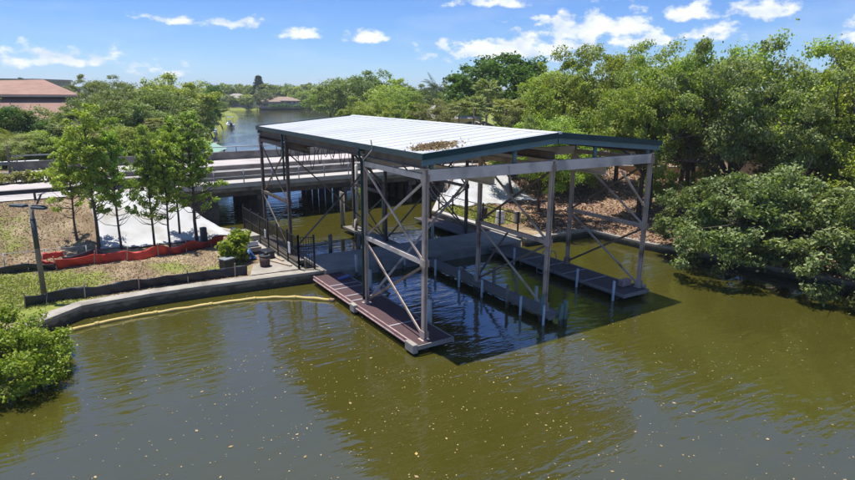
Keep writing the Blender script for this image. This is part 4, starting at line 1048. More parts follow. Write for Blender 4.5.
def make_variant(kind, seed):
    rng = np.random.default_rng(seed)
    if kind == 'oak':       # spreading crown of separate clumps; nominal 12 m high, 6 m radius
        C, R_ = [], []
        ph = rng.uniform(0, 6.28, 4)
        while len(C) < 84:
            d = rng.normal(size=3); d /= np.linalg.norm(d)
            a = math.atan2(d[1], d[0])
            lob = 1+.18*math.sin(3*a+ph[0])+.12*math.sin(5*a+ph[1])+.14*math.sin(4*d[2]+ph[2])
            r = (.35+.65*rng.random()**.5)*lob
            p = np.array([d[0]*4.9*r, d[1]*4.9*r, 7.3+d[2]*3.9*r])
            if p[2] < 2.9+.12*np.hypot(p[0], p[1]) or p[2] > 11.2: continue
            C.append(p); R_.append(rng.uniform(.5, 1.15))
        co, f = cloud(rng, C, R_, 350, .17, .5)
        tg = [C[i] for i in rng.choice(len(C), 11, replace=False)]
        tr = limb_mesh('trunk', .3, (rng.normal()*.5, rng.normal()*.5, 3.3), tg, rng, M['bark'], twigs=3)
    elif kind == 'loose':   # airy crown, limbs showing
        C, R_ = [], []
        ph = rng.uniform(0, 6.28, 4)
        while len(C) < 62:
            d = rng.normal(size=3); d /= np.linalg.norm(d)
            a = math.atan2(d[1], d[0]); r = (.45+.6*rng.random()**.6)*(1+.25*math.sin(2*a+ph[0])+.2*math.sin(5*a+ph[1]))
            p = np.array([d[0]*5.1*r, d[1]*5.1*r, 7.6+d[2]*4.0*r])
            if p[2] < 3.4 or p[2] > 11.2: continue
            C.append(p); R_.append(rng.uniform(.5, 1.05))
        co, f = cloud(rng, C, R_, 310, .168, .5)
        tg = [C[i] for i in rng.choice(len(C), 15, replace=False)]
        tr = limb_mesh('trunk', .26, (rng.normal()*.6, rng.normal()*.6, 3.4), tg, rng, M['bark'], twigs=4)
    elif kind == 'high':    # crown carried high on long bare limbs
        C, R_ = [], []
        ph = rng.uniform(0, 6.28, 4)
        while len(C) < 60:
            d = rng.normal(size=3); d /= np.linalg.norm(d)
            a = math.atan2(d[1], d[0]); r = (.4+.6*rng.random()**.5)*(1+.2*math.sin(3*a+ph[0])+.15*math.sin(5*a+ph[1]))
            p = np.array([d[0]*5.2*r, d[1]*5.2*r, 8.6+d[2]*2.9*r])
            if p[2] < 5.9 or p[2] > 11.3: continue
            C.append(p); R_.append(rng.uniform(.5, 1.1))
        co, f = cloud(rng, C, R_, 320, .17, .5)
        tg = [C[i] for i in rng.choice(len(C), 12, replace=False)]
        tr = limb_mesh('trunk', .27, (rng.normal()*.9, rng.normal()*.9, 4.4), tg, rng, M['barkdark'], twigs=3)
    elif kind == 'ficus':   # dense dome
        C, R_ = [], []
        while len(C) < 130:
            d = rng.normal(size=3); d /= np.linalg.norm(d); d[2] = abs(d[2])*1.0-.12
            r = .78+.28*rng.random()
            p = np.array([d[0]*5.2*r, d[1]*5.2*r, 4.6+d[2]*6.2*r])
            if p[2] < 2: continue
            C.append(p); R_.append(rng.uniform(.55, 1.1))
        co, f = cloud(rng, C, R_, 190, .26, .45)
        tg = [C[i] for i in rng.choice(len(C), 10, replace=False)]
        tr = limb_mesh('trunk', .42, (0, 0, 3), tg, rng, M['barkdark'])
    elif kind == 'woods':   # broad bushy tree reaching low
        C, R_ = [], []
        ph = rng.uniform(0, 6.28, 4)
        while len(C) < 80:
            d = rng.normal(size=3); d /= np.linalg.norm(d)
            a = math.atan2(d[1], d[0]); r = (.4+.6*rng.random()**.5)*(1+.16*math.sin(3*a+ph[0])+.15*math.sin(7*a+ph[1]))
            p = np.array([d[0]*5.2*r, d[1]*5.2*r, 6.2+d[2]*5.0*r])
            if p[2] < 1.3: continue
            C.append(p); R_.append(rng.uniform(.6, 1.4))
        co, f = cloud(rng, C, R_, 230, .26)
        tg = [C[i] for i in rng.choice(len(C), 9, replace=False)]
        tr = limb_mesh('trunk', .26, (rng.normal()*.4, rng.normal()*.4, 2.6), tg, rng, M['bark'])
    elif kind == 'far':     # seen from far away
        C, R_ = [], []
        while len(C) < 46:
            d = rng.normal(size=3); d /= np.linalg.norm(d); r = .4+.6*rng.random()**.5
            p = np.array([d[0]*5.*r, d[1]*5.*r, 6.4+d[2]*4.8*r])
            if p[2] < 1.2: continue
            C.append(p); R_.append(rng.uniform(.8, 1.6))
        co, f = cloud(rng, C, R_, 60, .62)
        tr = limb_mesh('trunk', .3, (0, 0, 3), C[:4], rng, M['bark'], twigs=0, seg=5)
    elif kind == 'young':   # slim young tree, 8 m, feathery
        C, R_ = [], []; B_ = []
        z = 2.0
        while z < 7.8:
            k = (3 if z < 3.2 else 7) if z < 6.6 else 4
            for _ in range(k):
                a = rng.uniform(0, 6.28); rr = (1.9*(1-(z/8.7)**2.4)+.15)*rng.uniform(.25, 1.12)
                p = np.array([math.cos(a)*rr, math.sin(a)*rr, z+rng.uniform(-.1, .3)+rr*.22])
                B_.append((p, z))
                if rng.random() < (.45 if z < 3.2 else .14): continue
                C.append(p); R_.append(rng.uniform(.14, .36))
                if rng.random() < .5: C.append(p*np.array([.6, .6, 1])+np.array([0, 0, -.1])); R_.append(rng.uniform(.15, .3))
            z += .36
        co, f = cloud(rng, C, R_, 100, .118, .5, .8)
        mb = MB(); wob = [(rng.normal()*.05, rng.normal()*.05) for _ in range(5)]
        mb.tube([(0, 0, -.3), (*wob[0], 1.5), (*wob[1], 3.5), (*wob[2], 5.5), (*wob[3], 7.9)], [.115, .095, .075, .05, .015], 9)
        for p, z in B_:
            mb.tube([(0, 0, z-.35), (p[0]*.5, p[1]*.5, z-.12), tuple(p)], [.028, .02, .007], 5)
        tr = mb.mesh('trunk', M['bark'])
    elif kind == 'overhang':  # low crown leaning over the water (to -x), boughs hanging
        C, R_ = [], []
        ph = rng.uniform(0, 6.28, 3)
        while len(C) < 122:
            a = rng.uniform(0, 6.28); lob = 1+.2*math.sin(3*a+ph[0])+.15*math.sin(5*a+ph[1])
            q = math.sqrt(rng.random())*4.3*lob
            x, y = math.cos(a)*q-1.9, math.sin(a)*q
            top = 5.3-.15*q*q/lob**2+.5*math.sin(x*1.9+ph[2])*math.sin(y*1.7)
            z = top-abs(rng.normal())*.8
            if q > 2.2 and rng.random() < .6: z = rng.uniform(max(.05, top-4.), max(.5, top))
            C.append(np.array([x, y, max(z, .2)])); R_.append(rng.uniform(.28, .8))
        co, f = cloud(rng, C, R_, 215, .165, .6)
        tg = [C[i] for i in rng.choice(len(C), 16, replace=False)]
        tr = limb_mesh('trunk', .26, (-.5, 0, 1.7), tg, rng, M['barkdark'], twigs=3)
    elif kind == 'shrub':   # 1.8 m leafy shrub
        C, R_ = [], []
        for _ in range(40):
            d = rng.normal(size=3); d /= np.linalg.norm(d); r = .5+.5*rng.random()
            C.append(np.array([d[0]*.85*r, d[1]*.85*r, .95+d[2]*.8*r])); R_.append(rng.uniform(.2, .36))
        co, f = cloud(rng, C, R_, 60, .17, .35)
        tr = limb_mesh('stem', .05, (0, 0, .4), C[:8], rng, M['bark'], twigs=0, seg=5)
    elif kind == 'mangrove':  # dense dome over the water, 3.2 m
        C, R_ = [], []
        while len(C) < 175:
            d = rng.normal(size=3); d /= np.linalg.norm(d); d[2] = abs(d[2]) if len(C) < 125 else abs(d[2])*.12
            d /= np.linalg.norm(d)
            r = .62+.42*rng.random()
            C.append(np.array([d[0]*2.9*r, d[1]*2.9*r, .35+d[2]*2.75*r])); R_.append(rng.uniform(.22, .5))
        co, f = cloud(rng, C, R_, 300, .09, .45)
        tr = limb_mesh('stem', .07, (0, 0, .6), C[:12], rng, M['bark'], twigs=2, seg=5, h0=-1.4)
    elif kind == 'conifer':  # tiered column-like conifer, 14 m
        C, R_ = [], []
        for z in np.arange(2, 13.6, .62):
            rr = 2.4*(1-(z/14.3)**1.5)+.15
            for k in range(6):
                a = k*1.047+z; 
                for q in (.35, .7, 1.): C.append(np.array([math.cos(a)*rr*q, math.sin(a)*rr*q, z-.25*q])); R_.append(.34+.2*(1-q))
        co, f = cloud(rng, C, R_, 16, .5, .3, .5)
        mb = MB(); mb.tube([(0, 0, -.3), (0, 0, 7), (0, 0, 14)], [.25, .16, .03], 7); tr = mb.mesh('trunk', M['barkdark'])
    elif kind == 'hedge':   # low median plants, 1.2 m
        C = [np.array([rng.uniform(-1.1, 1.1), rng.uniform(-.5, .5), rng.uniform(.2, .75)]) for _ in range(26)]; R_ = [rng.uniform(.2, .38) for _ in C]
        co, f = cloud(rng, C, R_, 45, .17, .3)
        tr = limb_mesh('stem', .03, (0, 0, .2), C[:6], rng, M['bark'], twigs=0, seg=5)
    return np_mesh('crown', co, f, None), tr

def palm_variant(seed, fan):
    rng = np.random.default_rng(seed); co, fc = [], []
    def tri(a, b, c, d):
        n = len(co); co.extend([a, b, c, d]); fc.append((n, n+1, n+2, n+3))
    H = 7.0
    for k in range(42 if fan else 22):
        a = rng.uniform(0, 6.28); e = rng.uniform(-.75, 1.3) if fan else rng.uniform(-.1, 1.25)
        d = Vector((math.cos(a)*math.cos(e), math.sin(a)*math.cos(e), math.sin(e)))
        o = Vector((0, 0, H))
        if fan:
            L_ = rng.uniform(.85, 1.25); c = o+d*L_; c.z -= .1
            sd = d.cross(Vector((0, 0, 1))).normalized() if abs(d.z) < .98 else Vector((1, 0, 0))
            tri(o, o+sd*.03, c+sd*.02, c-sd*.02)
            for j in range(13):
                b = (j/12-.5)*3.6
                ld = (d*math.cos(b)+sd*math.sin(b)).normalized()
                l = rng.uniform(.75, 1.05)*(1-.18*abs(b)/1.8)
                tip = c+ld*l+Vector((0, 0, -.28*l)); mid_ = c+ld*l*.55
                w_ = ld.cross(Vector((rng.normal()*.3, rng.normal()*.3, 1))).normalized()*.075
                tri(c, mid_-w_, tip, mid_+w_)
        else:
            P = []; p = o.copy(); dd = d.copy()
            for s in range(11):
                P.append(p.copy()); p = p+dd*.32; dd = (dd+Vector((0, 0, -.13))).normalized()
            for s in range(10):
                t_ = (P[s+1]-P[s]).normalized(); sd = t_.cross(Vector((0, 0, 1)))
                if sd.length < 1e-3: continue
                sd.normalize(); tri(P[s]-sd*.025, P[s]+sd*.025, P[s+1]+sd*.02, P[s+1]-sd*.02)
                if s == 0: continue
                for q in (0, .5):
                    for sg in (-1, 1):
                        b = P[s].lerp(P[s+1], q); l = .75*math.sin(math.pi*min(1, (s+q+1.2)/11))+.12
                        dr = (sd*sg+t_*.55+Vector((0, 0, -.45))).normalized()
                        w_ = t_*.05
                        tri(b-w_, b+dr*l*.5-w_, b+dr*l, b+dr*l*.5+w_)
    cm = np_mesh('crown', np.array([tuple(v) for v in co]), np.array(fc), None)
    mb = MB(); mb.tube([(0, 0, -.4), (.03, .02, 2), (-.03, .05, 4.5), (0, 0, H)], [.17, .11, .1, .11], 9)
    return cm, mb.mesh('trunk', M['palmtrunk'])

VAR = {}
def variants(kind, n, seed):
    VAR[kind] = [make_variant(kind, seed+i) for i in range(n)]
for k, n, s in (('oak', 4, 11), ('loose', 3, 31), ('high', 2, 36), ('ficus', 1, 41), ('woods', 3, 51), ('far', 3, 61), ('young', 5, 71), ('overhang', 2, 81), ('shrub', 2, 91), ('mangrove', 1, 95), ('conifer', 1, 97), ('hedge', 2, 99)):
    variants(k, n, s)
VAR['fan'] = [palm_variant(5, True), palm_variant(6, True)]; VAR['feather'] = [palm_variant(8, False)]
NOM = dict(oak=(12, 6.2), loose=(12, 6.4), high=(12, 6.2), ficus=(11.4, 6.2), woods=(11.6, 6.2), far=(11.6, 6), young=(8.1, 1.9), overhang=(5.6, 4.6), shrub=(1.95, 1.1), mangrove=(3.4, 3.1), conifer=(14, 2.5), hedge=(1.1, 1.3), fan=(8.4, 2.1), feather=(9.0, 2.8))
cnt = {}
def plant(kind, x, y, z, H, R_, leaf, label, group=None, name='tree', cat='tree', rz=None, var=None):
    i = cnt.get(kind, 0); cnt[kind] = i+1
    cm, tm = VAR[kind][(i if var is None else var) % len(VAR[kind])]
    e = empty(name, (x, y, z), label, cat, group, rz if rz is not None else (i*2.399) % 6.283)
    h0, r0 = NOM[kind]; e.scale = (R_/r0, R_/r0, H/h0)
    isst = kind in ('shrub', 'mangrove', 'hedge')
    t = bpy.data.objects.new('stem' if isst else 'trunk', tm); COL.objects.link(t); t.parent = e
    c = bpy.data.objects.new('foliage' if isst else 'crown', cm); COL.objects.link(c); c.parent = e
    if not cm.materials: cm.materials.append(LF[leaf])
    c.material_slots[0].link = 'OBJECT'; c.material_slots[0].material = LF[leaf]
    return e
def ptree(kind, px, ytop, D, R_, leaf, label, **k):
    """a tree whose top and distance were measured in the survey photograph"""
    ytop -= 3.5 if kind == 'far' else 0
    p = at_depth(px, ytop, D); g = terr(p.x, p.y)
    return plant(kind, p.x, p.y, g-.1, p.z-g+.1, R_, leaf, label, **k)

# wooded right bank: tall crowns
G = 'tall trees on the wooded right bank'
for kind, px, yt, D, R_, leaf, lab in (
    ('loose', 558, 56, 60, 5.2, 'oak', 'tall airy green tree just right of the dense dark dome shaped tree'),
    ('oak', 596, 38, 58, 5.8, 'oak', 'tall leafy tree standing over the ridge of the white roof'),
    ('loose', 628, 34, 58, 5.6, 'oak', 'airy tall tree with sky showing through, above the teal roof end'),
    ('oak', 664, 48, 47, 5.0, 'oak', 'broad green tree just right of the roof end, in front of taller crowns'),
    ('loose', 700, 32, 46, 5.6, 'oak', 'tall open crowned tree whose bare limbs show under a white cloud'),
    ('loose', 748, 30, 42, 5.8, 'oakgrey', 'tallest open crowned oak with dark forked limbs on the wooded bank'),
    ('oak', 798, 27, 43, 5.4, 'oak', 'tall leafy oak right of the tallest open crown'),
    ('loose', 846, 34, 40, 5.4, 'oakgrey', 'tall grey green oak at the right edge of the wooded bank'),
    ('oak', 890, 38, 39, 5.6, 'oak', 'tall leafy oak just past the right edge of the bank'),
    ('oak', 945, 50, 44, 6.2, 'oakgrey', 'grey green oak farthest along the wooded bank'),
    ('oak', 612, 84, 70, 6.0, 'woods', 'rounded mid green tree behind the right half of the roof'),
    ('oak', 770, 66, 68, 7, 'woods', 'deep background tree filling the gap behind the tallest oak'),
    ('oak', 700, 60, 74, 7, 'woods', 'deep background tree left of the tallest open oak'),
    ('oak', 850, 70, 64, 7, 'woods', 'deep background tree behind the grey green oak at the edge'),
    ('woods', 640, 90, 84, 7, 'woods', 'bushy background tree seen between trunks right of the roof'),
    ('oak', 540, 92, 66, 4.6, 'woods', 'smaller rounded tree below the airy tree beside the dark dome'),
    ('woods', 520, 108, 60, 3.6, 'olive', 'low yellow green bushy tree close behind the white roof'),
    ('woods', 574, 112, 55, 3.8, 'oak', 'low leafy tree directly behind the ridge end of the roof')):
    ptree(kind, px, yt, D, R_, leaf, lab, group=G)
G = 'lower trees near the right seawall'
for kind, x, y, H, R_, leaf, lab, rz in (
    ('high', 25.6, 10.2, 11.0, 4.6, 'oak', 'tree with dark trunk right behind the far right column of the shed', .3),
    ('high', 31.0, 9.4, 11.4, 4.6, 'oakgrey', 'mid height leafy tree behind the overhanging boughs, left part', 1.9),
    ('oak', 31.2, 2.2, 9.6, 4.8, 'oakgrey', 'mid height grey green tree behind the overhanging boughs, middle', 3.2),
    ('oak', 30.2, -3.2, 9.2, 4.8, 'oak', 'mid height tree behind the overhanging boughs, right part', 5.2),
    ('high', 38, 15.5, 12, 5.0, 'oak', 'leaning tree with slanted bare trunk beside the tan garden wall', .8),
    ('woods', 31.0, 12.5, 3.4, 1.7, 'bright', 'bright leafy small tree on the leaf strewn slope', 0),
    ('woods', 28.0, 6.4, 4.6, 2.2, 'oak', 'leafy bush between the leaf strewn slope and overhanging boughs', 1),
    ('oak', 23.5, 22.5, 6.4, 3.3, 'bright', 'bright green small tree behind the right bay of the shed', 2),
    ('woods', 28.3, 24.5, 6.6, 3.2, 'oak', 'leafy small tree behind the last bay of the shed', 1),
    ('oak', 19.6, 13.2, 8.4, 4.0, 'oak', 'slim trunked tree behind the middle column, crown up under the roof', 4),
    ('loose', 21.8, 17.0, 8.2, 3.0, 'oakgrey', 'dark trunked tree on the leaf strewn bank behind the right bay', 3)):
    plant(kind, x, y, terr(x, y)-.1, H, R_, leaf, lab, group=G, rz=rz)
G = 'trees overhanging the seawall'
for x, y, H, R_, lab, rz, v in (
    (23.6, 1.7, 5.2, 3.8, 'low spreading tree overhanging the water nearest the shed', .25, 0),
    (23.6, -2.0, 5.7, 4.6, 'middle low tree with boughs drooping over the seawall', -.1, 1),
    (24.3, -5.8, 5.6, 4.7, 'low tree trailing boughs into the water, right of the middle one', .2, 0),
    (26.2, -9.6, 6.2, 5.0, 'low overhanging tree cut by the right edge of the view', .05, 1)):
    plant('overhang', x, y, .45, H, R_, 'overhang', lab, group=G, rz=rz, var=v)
# centre, behind the roof
ptree('ficus', 506, 44, 88, 9.6, 'ficus', 'huge dense dark green dome shaped tree behind the roof')
ptree('ficus', 548, 66, 86, 7, 'ficus', 'smaller dense dark green crown at the right shoulder of the huge dome')
G = 'fan palms behind the roof'
for px, yt, D, R_, lab in ((488, 78, 72, 2.4, 'tallest fan palm in front of the dense dark dome'), (474, 96, 68, 2.3, 'fan palm left of the tallest one, before the dark dome'), (506, 98, 62, 2.4, 'bushy fan palm close behind the white roof edge'),
                           (524, 101, 62, 2.2, 'fan palm right of the bushy one behind the roof edge'), (459, 98, 74, 2.0, 'fan palm nearest the grey roofed house')):
    ptree('fan', px, yt, D, R_, 'palm', lab, group=G, name='fan_palm', cat='palm')
ptree('feather', 437, 75, 118, 3.2, 'pine', 'tall thin dark palm standing alone against the sky', name='palm', cat='palm')
ptree('woods', 436, 101, 80, 4.0, 'olive', 'pale olive willowy bush behind the middle of the roof')
ptree('conifer', 412, 100, 88, 1.7, 'bright', 'small pointed bright green tree left of the pale olive bush')
G = 'trees along the right shore of the channel'
for px, yt, D, R_, lab in ((330, 83, 190, 9, 'low crowned tree where the channel meets the right shore'), (346, 75, 165, 10, 'rounded tree on the right shore just above the roof peak'), (368, 73, 150, 10, 'broad green tree on the right shore, highest near the roof peak'), (390, 79, 140, 8, 'green tree right of the broad one above the roof'),
                           (402, 88, 120, 5.5, 'mid green tree before the grey roofed house'), (424, 86, 150, 6, 'tree behind the tall thin palm, left side'), (452, 85, 150, 6, 'tree right of the tall thin palm'), (470, 80, 130, 6, 'tree left of the huge dark dome'), (378, 100, 105, 4.5, 'low green tree close behind the roof peak'), (357, 97, 120, 5, 'low bushy tree just left of the roof peak line')):
    ptree('woods', px, yt, D, R_, 'woods' if px % 3 else 'oak', lab, group=G)
# left woods
G = 'woods beyond the road on the left'
for kind, px, yt, D, R_, leaf, lab in (
    ('loose', 100, 72, 112, 7., 'woods', 'tall airy tree at the right end of the salmon building'),
    ('loose', 122, 80, 92, 6., 'woods', 'thin topped tree in the middle of the left woods skyline'),
    ('woods', 150, 86, 84, 6.6, 'woods', 'broad olive green tree in the middle of the left woods'),
    ('woods', 172, 77, 98, 7.5, 'oak', 'tall rounded tree of the left woods skyline'),
    ('oak', 199, 80, 116, 5.4, 'ficus', 'dark tree at the channel end of the left woods'),
    ('woods', 180, 92, 94, 5.4, 'woods', 'olive tree below the dark one at the channel end'),
    ('woods', 94, 96, 78, 4.6, 'woods', 'bushy tree in front of the airy one by the salmon building'),
    ('woods', 114, 98, 74, 5.4, 'woods', 'bushy olive tree low in the middle of the left woods'),
    ('woods', 146, 104, 72, 5., 'oakgrey', 'grey green bushy tree behind the road bridge end'),
    ('woods', 172, 110, 74, 4.4, 'oakgrey', 'grey green bushy tree near the shore behind the bridge'),
    ('woods', 60, 109, 66, 4.2, 'woods', 'dark green bush below the brown roof, right part'),
    ('woods', 24, 110, 62, 5., 'woods', 'dark green tree in front of the salmon building, middle'),
    ('oak', -6, 104, 60, 5.4, 'ficus', 'dark tree at the left edge in front of the salmon building'),
    ('woods', 46, 128, 58, 3.2, 'oak', 'low shrub behind the far guardrail, left part'),
    ('woods', 82, 126, 60, 3.2, 'olive', 'yellowish shrub behind the far guardrail'),
    ('woods', 104, 118, 66, 3.6, 'bright', 'yellow green shrub behind the slim young trees'),
    ('woods', 128, 124, 62, 3., 'oak', 'green shrub behind the far guardrail, nearer the bridge'),
    ('woods', 160, 130, 62, 2.6, 'bright', 'yellow green shrub at the bridge end behind the road'),
    ('woods', 184, 128, 66, 2.4, 'oak', 'shrub at the left shore corner behind the bridge'),
    ('woods', 14, 140, 55, 2.6, 'oakgrey', 'grey green shrub behind the far guardrail at the left edge'),
    ('woods', -40, 100, 70, 6, 'woods', 'bushy tree of the left woods beyond the left edge'),
    ('woods', -70, 110, 60, 6, 'oak', 'farthest left bushy tree beyond the guardrail')):
    ptree(kind, px, yt, D, R_, leaf, lab, group=G)
for px, yt, D, lab in ((78, 112, 62, 'pale fan palm behind the guardrail below the brown roof'), (64, 122, 60, 'shorter pale fan palm beside the taller one at the guardrail'), (155, 118, 66, 'fan palm with brown skirt behind the middle young trees')):
    ptree('fan', px, yt, D, 2.2, 'palm', lab, group='fan palms beyond the road', name='fan_palm', cat='palm')
ptree('feather', 4, 128, 50, 2.7, 'palm', 'palm with yellow green drooping crown at the left edge beyond the road', name='palm', cat='palm')
# young trees in front of the white sheeting
G = 'young trees planted before the white slope'
for x, y, H, R_, lab, v in ((-9.75, 20.6, 8.4, 1.75, 'tallest young tree, leftmost of the row before the white sheeting', 0), (-8.6, 20.3, 7.0, 1.3, 'second young tree, dark trunk in front of the bluish corner of sheeting', 1), (-6.85, 19.8, 7.3, 1.3, 'third young tree, slim trunk at the middle of the white sheeting', 2),
                         (-6.0, 19.65, 7.0, 1.25, 'fourth young tree, close right of the slim middle one', 3), (-4.35, 19.9, 8.4, 1.95, 'bushiest bright young tree at the right end of the row', 4)):
    plant('young', x, y, terr(x, y)-.05, H, R_, 'cypress', lab, group=G, rz=v*1.3, var=v)
plant('young', -5.1, 21.3, terr(-5.1, 21.3), 7.4, 1.3, 'bright', 'young tree half hidden behind the bushiest one of the row', G, rz=2.2, var=2)
plant('young', -10.8, 21.8, terr(-10.8, 21.8), 6.4, 1.2, 'cypress', 'young tree half hidden behind the tallest one of the row', G, rz=4, var=3)
plant('shrub', -3.45, 14.3, .55, 2.0, 1.15, 'bright', 'bright leafy shrub on the lawn corner near the black fence', name='shrub', cat='shrub')
plant('mangrove', -14.75, 5.4, 0., 3.2, 3.0, 'mangrove', 'bright green rounded mangrove bush growing out of the water at the left edge', name='mangrove_bush', cat='bush')
plant('mangrove', -17.6, 6.2, 0.3, 3.4, 3.0, 'mangrove', 'second mangrove bush on the shore behind the one at the left edge', name='mangrove_bush', cat='bush', rz=2)
plant('shrub', -17.2, 22.6, terr(-17.2, 22.6), 2.6, 1.5, 'woods', 'dark shrub on the mulch slope at the left edge', name='shrub', cat='shrub')
k = 0
for u, s, lf, lab in ((-24, 1.25, 'woods', 'dark median plant at the foot of the left palm'), (-21.2, 1.1, 'woods', 'dark median plant, next to the first yellow one'), (-18.6, 1.2, 'olive', 'yellow green median plant, left end of the yellow row'),
                 (-16.2, 1.15, 'olive', 'yellow green median plant, second of the yellow row'), (-13.8, 1.2, 'olive', 'yellow green median plant, third of the yellow row'), (-11.4, 1.3, 'bright', 'bright median plant behind the tallest young tree'), (-9., 1.1, 'olive', 'yellow green median plant behind the second young tree')):
    plant('hedge', u, road_v(u)+8.8, 2.95, s, s*1.35, lf, lab, 'low plants along the road median', name='median_plant', cat='plant', rz=.04)
for px, yt, D, R_, lf, lab in ((203, 104, 128, 3.6, 'woods', 'bushy tree at the channel edge behind the boat lift'), (209, 101, 158, 4.2, 'oak', 'rounded shoreline tree beside the covered boat'), (214, 99, 205, 5.0, 'woods', 'shoreline tree past the moored boats'), (207, 97, 240, 6.0, 'oak', 'tree on the left shore where the channel opens out'), (198, 118, 96, 2.6, 'bright', 'low bright bush at the left shore right behind the bridge')):
    ptree('woods', px, yt, D, R_, lf, lab, group='trees along the left shore of the channel')
# far shore
rr = random.Random(4)
G = 'trees along the far shore'
pr = [(206, 90, 330), (214, 88, 345), (223, 86, 355), (232, 88, 345), (243, 86.5, 352), (250, 88, 344), (262, 87, 345), (268, 86, 336), (276, 88, 352), (290, 86.5, 360), (300, 87.5, 350), (309, 86, 342), (318, 87, 338), (327, 87, 332), (336, 86, 325),
      (262, 95, 316), (246, 97, 318), (268, 97, 322), (303, 93, 330), (312, 94, 318), (296, 97, 338), (320, 95, 322), (216, 97, 322), (228, 98, 318)]
for i, (px, yt, D) in enumerate(pr):
    ptree('far', px, yt, D, rr.uniform(6.5, 10) if i < 15 else rr.uniform(3.5, 5.5), 'woods' if i % 2 else 'oak', 'rounded green tree in the row along the far shore', group=G)
ptree('conifer', 258, 74, 335, 4.8, 'pine', 'tall dark conifer rising above the far shore houses')
ptree('conifer', 20, 76, 210, 2.2, 'pine', 'dark conifer tip above the flat grey roof, left one', group='conifers behind the flat roof')
ptree('conifer', 33, 77.5, 210, 2.2, 'pine', 'dark conifer tip above the flat grey roof, right one', group='conifers behind the flat roof')
for i in range(9):
    px = 272+i*6.2
    p = at_depth(px, 108, 312)
    plant('hedge', p.x, p.y, 1.25, 1.7+.5*(i % 3), 2.6, 'ficus', 'clipped dark hedge plant along the far shore lawn', 'hedge along the far shore lawn', name='hedge_plant', cat='hedge')
# one far-off wood closing the horizon
rng = np.random.default_rng(17)
C, R_ = [], []
for i in range(760):
    D = rng.uniform(360, 900) if i % 3 else rng.uniform(300, 420); px = rng.uniform(-330, 1180)
    p = at_depth(px, 91, D)
    if px > 195 and px < 350 and D < 335: continue
    H = rng.uniform(8.5, 12.5)
    for k in range(7):
        C.append(np.array([p.x+rng.normal()*3.5, p.y+rng.normal()*3.5, H*rng.uniform(.3, .88)])); R_.append(rng.uniform(2., 3.8))
co, f = cloud(rng, C, R_, 26, 2.1, .5)
o = bpy.data.objects.new('distant_woods', np_mesh('distant_woods', co, f, LF['woods'])); COL.objects.link(o); tag(o, 'far-off green woods closing the horizon all round', 'woods', kind='stuff')

# ------------------------------------------------------------------ floating leaves, grass, fallen leaves
rng = np.random.default_rng(23)
P = []
while len(P) < 1250:
    # drifting bands of leaf litter, denser off the docks
    px, py = rng.uniform(-40, 900), 285+rng.random()**.75*260
    d = math.exp(-((px-470)/230)**2)*math.exp(-((py-370)/75)**2)*.9+.17+.3*math.exp(-((px-150)/130)**2-((py-345)/40)**2)
    if rng.random() > d: continue
    q = at_z(px, py, .006)
    if not inside(np.array([q.x]), np.array([q.y]), WATER)[0]: continue
    if -.8 < q.x < 13.3 and -.9 < q.y < 14: continue
    P.append((q.x, q.y, .008+rng.random()*.006))
for a_, b_, n_ in (((-12, 9.9), (-2.5, 9.9), 90), ((-.95, -.3), (-.95, 7), 60), ((20.1, 9), (22.6, -4), 70), ((1.5, -1.3), (12, -2.2), 60), ((-9, 3), (1, -3.5), 110), ((3, -6), (14, -8), 110)):
    for _ in range(n_):
        t_ = rng.random(); sp_ = .25 if n_ < 100 else .5
        P.append((a_[0]+(b_[0]-a_[0])*t_+rng.normal()*sp_, a_[1]+(b_[1]-a_[1])*t_+rng.normal()*sp_+math.sin(t_*7)*.4, .008+rng.random()*.006))
P = [p for p in P if inside(np.array([p[0]]), np.array([p[1]]), WATER)[0]]
P = np.array(P); sz = .03+.045*rng.random(len(P))**2; sz[:40] = rng.uniform(.08, .15, 40)
n = len(P); a = rng.uniform(0, 6.28, n); t = np.stack([np.cos(a), np.sin(a), rng.normal(0, .06, n)], 1)*sz[:, None]*.6; b = np.stack([-np.sin(a), np.cos(a), rng.normal(0, .06, n)], 1)*sz[:, None]*.36
co = np.stack([P-t, P-b, P+t, P+b], 1).reshape(-1, 3)
fm = leafmat('floating_leaf', (.22, .18, .07), (.42, .36, .17), (.52, .37, .03), trans=.05, gain=1.)
o = bpy.data.objects.new('floating_leaves', np_mesh('floating_leaves', co, np.arange(n*4).reshape(-1, 4), fm)); COL.objects.link(o); tag(o, 'small pale and yellow leaves drifting on the murky water', 'leaves', kind='stuff')
# duckweed like scum behind the walkway
# grass blades on the lawn
def scatter(n, fx, size, mat_, name, label, cat, flat, asp=1.6, lift=.02):
    rng_ = np.random.default_rng(len(name)*7); pts = fx(rng_, n)
    z = land_h(pts[:, 0], pts[:, 1])+lift
    co, f = flakes(len(pts), np.stack([pts[:, 0], pts[:, 1], z], 1), rng_.uniform(.5, 1.3, len(pts))*size, flat, rng_, asp)
    o = bpy.data.objects.new(name, np_mesh(name, co, f, mat_)); COL.objects.link(o); tag(o, label, cat, kind='stuff')
def lawn(r, n):
    x = r.uniform(-20, -4.5, n); y = r.uniform(11.4, 27, n)
    g = np.clip(1-np.hypot(x+14.5, y-14)/5, 0, 1)*1.3+.03+.25*np.clip(1-np.hypot(x+15.5, y-23)/4, 0, 1)
    k = (r.random(n) < g) & ~inside(x, y, WATER); x, y = x[k], y[k]
    k = ~((x > -9.9) & (y > 19.6)); return np.stack([x[k], y[k]], 1)
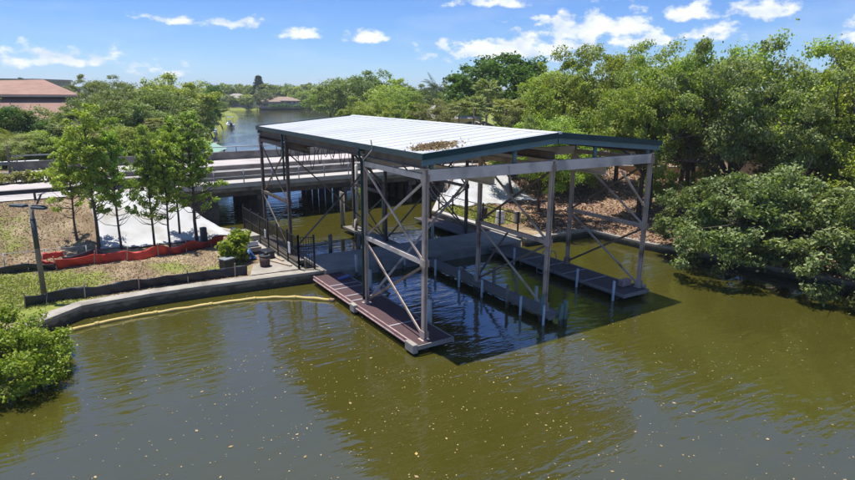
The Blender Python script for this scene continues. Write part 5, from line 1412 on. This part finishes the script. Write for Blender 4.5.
gm = leafmat('grass_blades', (.12, .15, .03), (.24, .26, .06), (.36, .32, .14), per_obj=0, gain=1.3)
scatter(60000, lawn, .085, gm, 'grass', 'short patchy grass on the lawn behind the seawall', 'grass', .0, 3.5, .04)
def mulch(r, n):
    x = r.uniform(-22, -4, n); y = r.uniform(11.6, 27, n); k = ~inside(x, y, WATER) & ~((x > -9.9) & (y > 19.6)); return np.stack([x[k], y[k]], 1)
dm = leafmat('dry_grass_scraps', (.18, .13, .08), (.38, .30, .185), (.26, .24, .09), trans=.05, per_obj=0, gain=1.)
scatter(24000, mulch, .075, dm, 'dry_grass', 'dry grass and mulch scraps over the left bank', 'dry grass', .4, 3., .02)
def bank(r, n):
    x = r.uniform(17, 46, n); y = r.uniform(-8, 25.5, n); k = ~inside(x, y, WATER) & (y < 26); return np.stack([x[k], y[k]], 1)
bm_ = leafmat('fallen_leaves', (.13, .085, .05), (.40, .28, .165), (.52, .44, .33), trans=.05, per_obj=0, gain=1.)
scatter(42000, bank, .17, bm_, 'fallen_leaves', 'brown fallen leaves covering the wooded right bank', 'leaves', .7, 1.5, .03)
def rearg(r, n):
    x = r.uniform(14.7, 20, n); y = r.uniform(12, 22, n); k = r.random(n) < np.clip(1.2-np.hypot(x-16.5, y-19)/4.5, 0, 1); return np.stack([x[k], y[k]], 1)
scatter(9000, rearg, .13, gm, 'bank_grass', 'green grass patch behind the shed below the white sheeting', 'grass', .0, 3.5, .04)

# ------------------------------------------------------------------ thin summer haze over the whole place
hz = MB().box(-3600, 3600, -1300, 4600, -3, 34)
m = bpy.data.materials.new('haze'); m.use_nodes = True; m.node_tree.nodes.clear()
o_ = m.node_tree.nodes.new('ShaderNodeOutputMaterial'); v_ = m.node_tree.nodes.new('ShaderNodeVolumePrincipled')
v_.inputs['Density'].default_value = .00026; v_.inputs['Color'].default_value = (.86, .93, 1, 1); v_.inputs['Anisotropy'].default_value = .2
m.node_tree.links.new(v_.outputs[0], o_.inputs['Volume'])
tag(hz.build('haze', m), 'thin pale haze in the air', 'haze', kind='stuff')
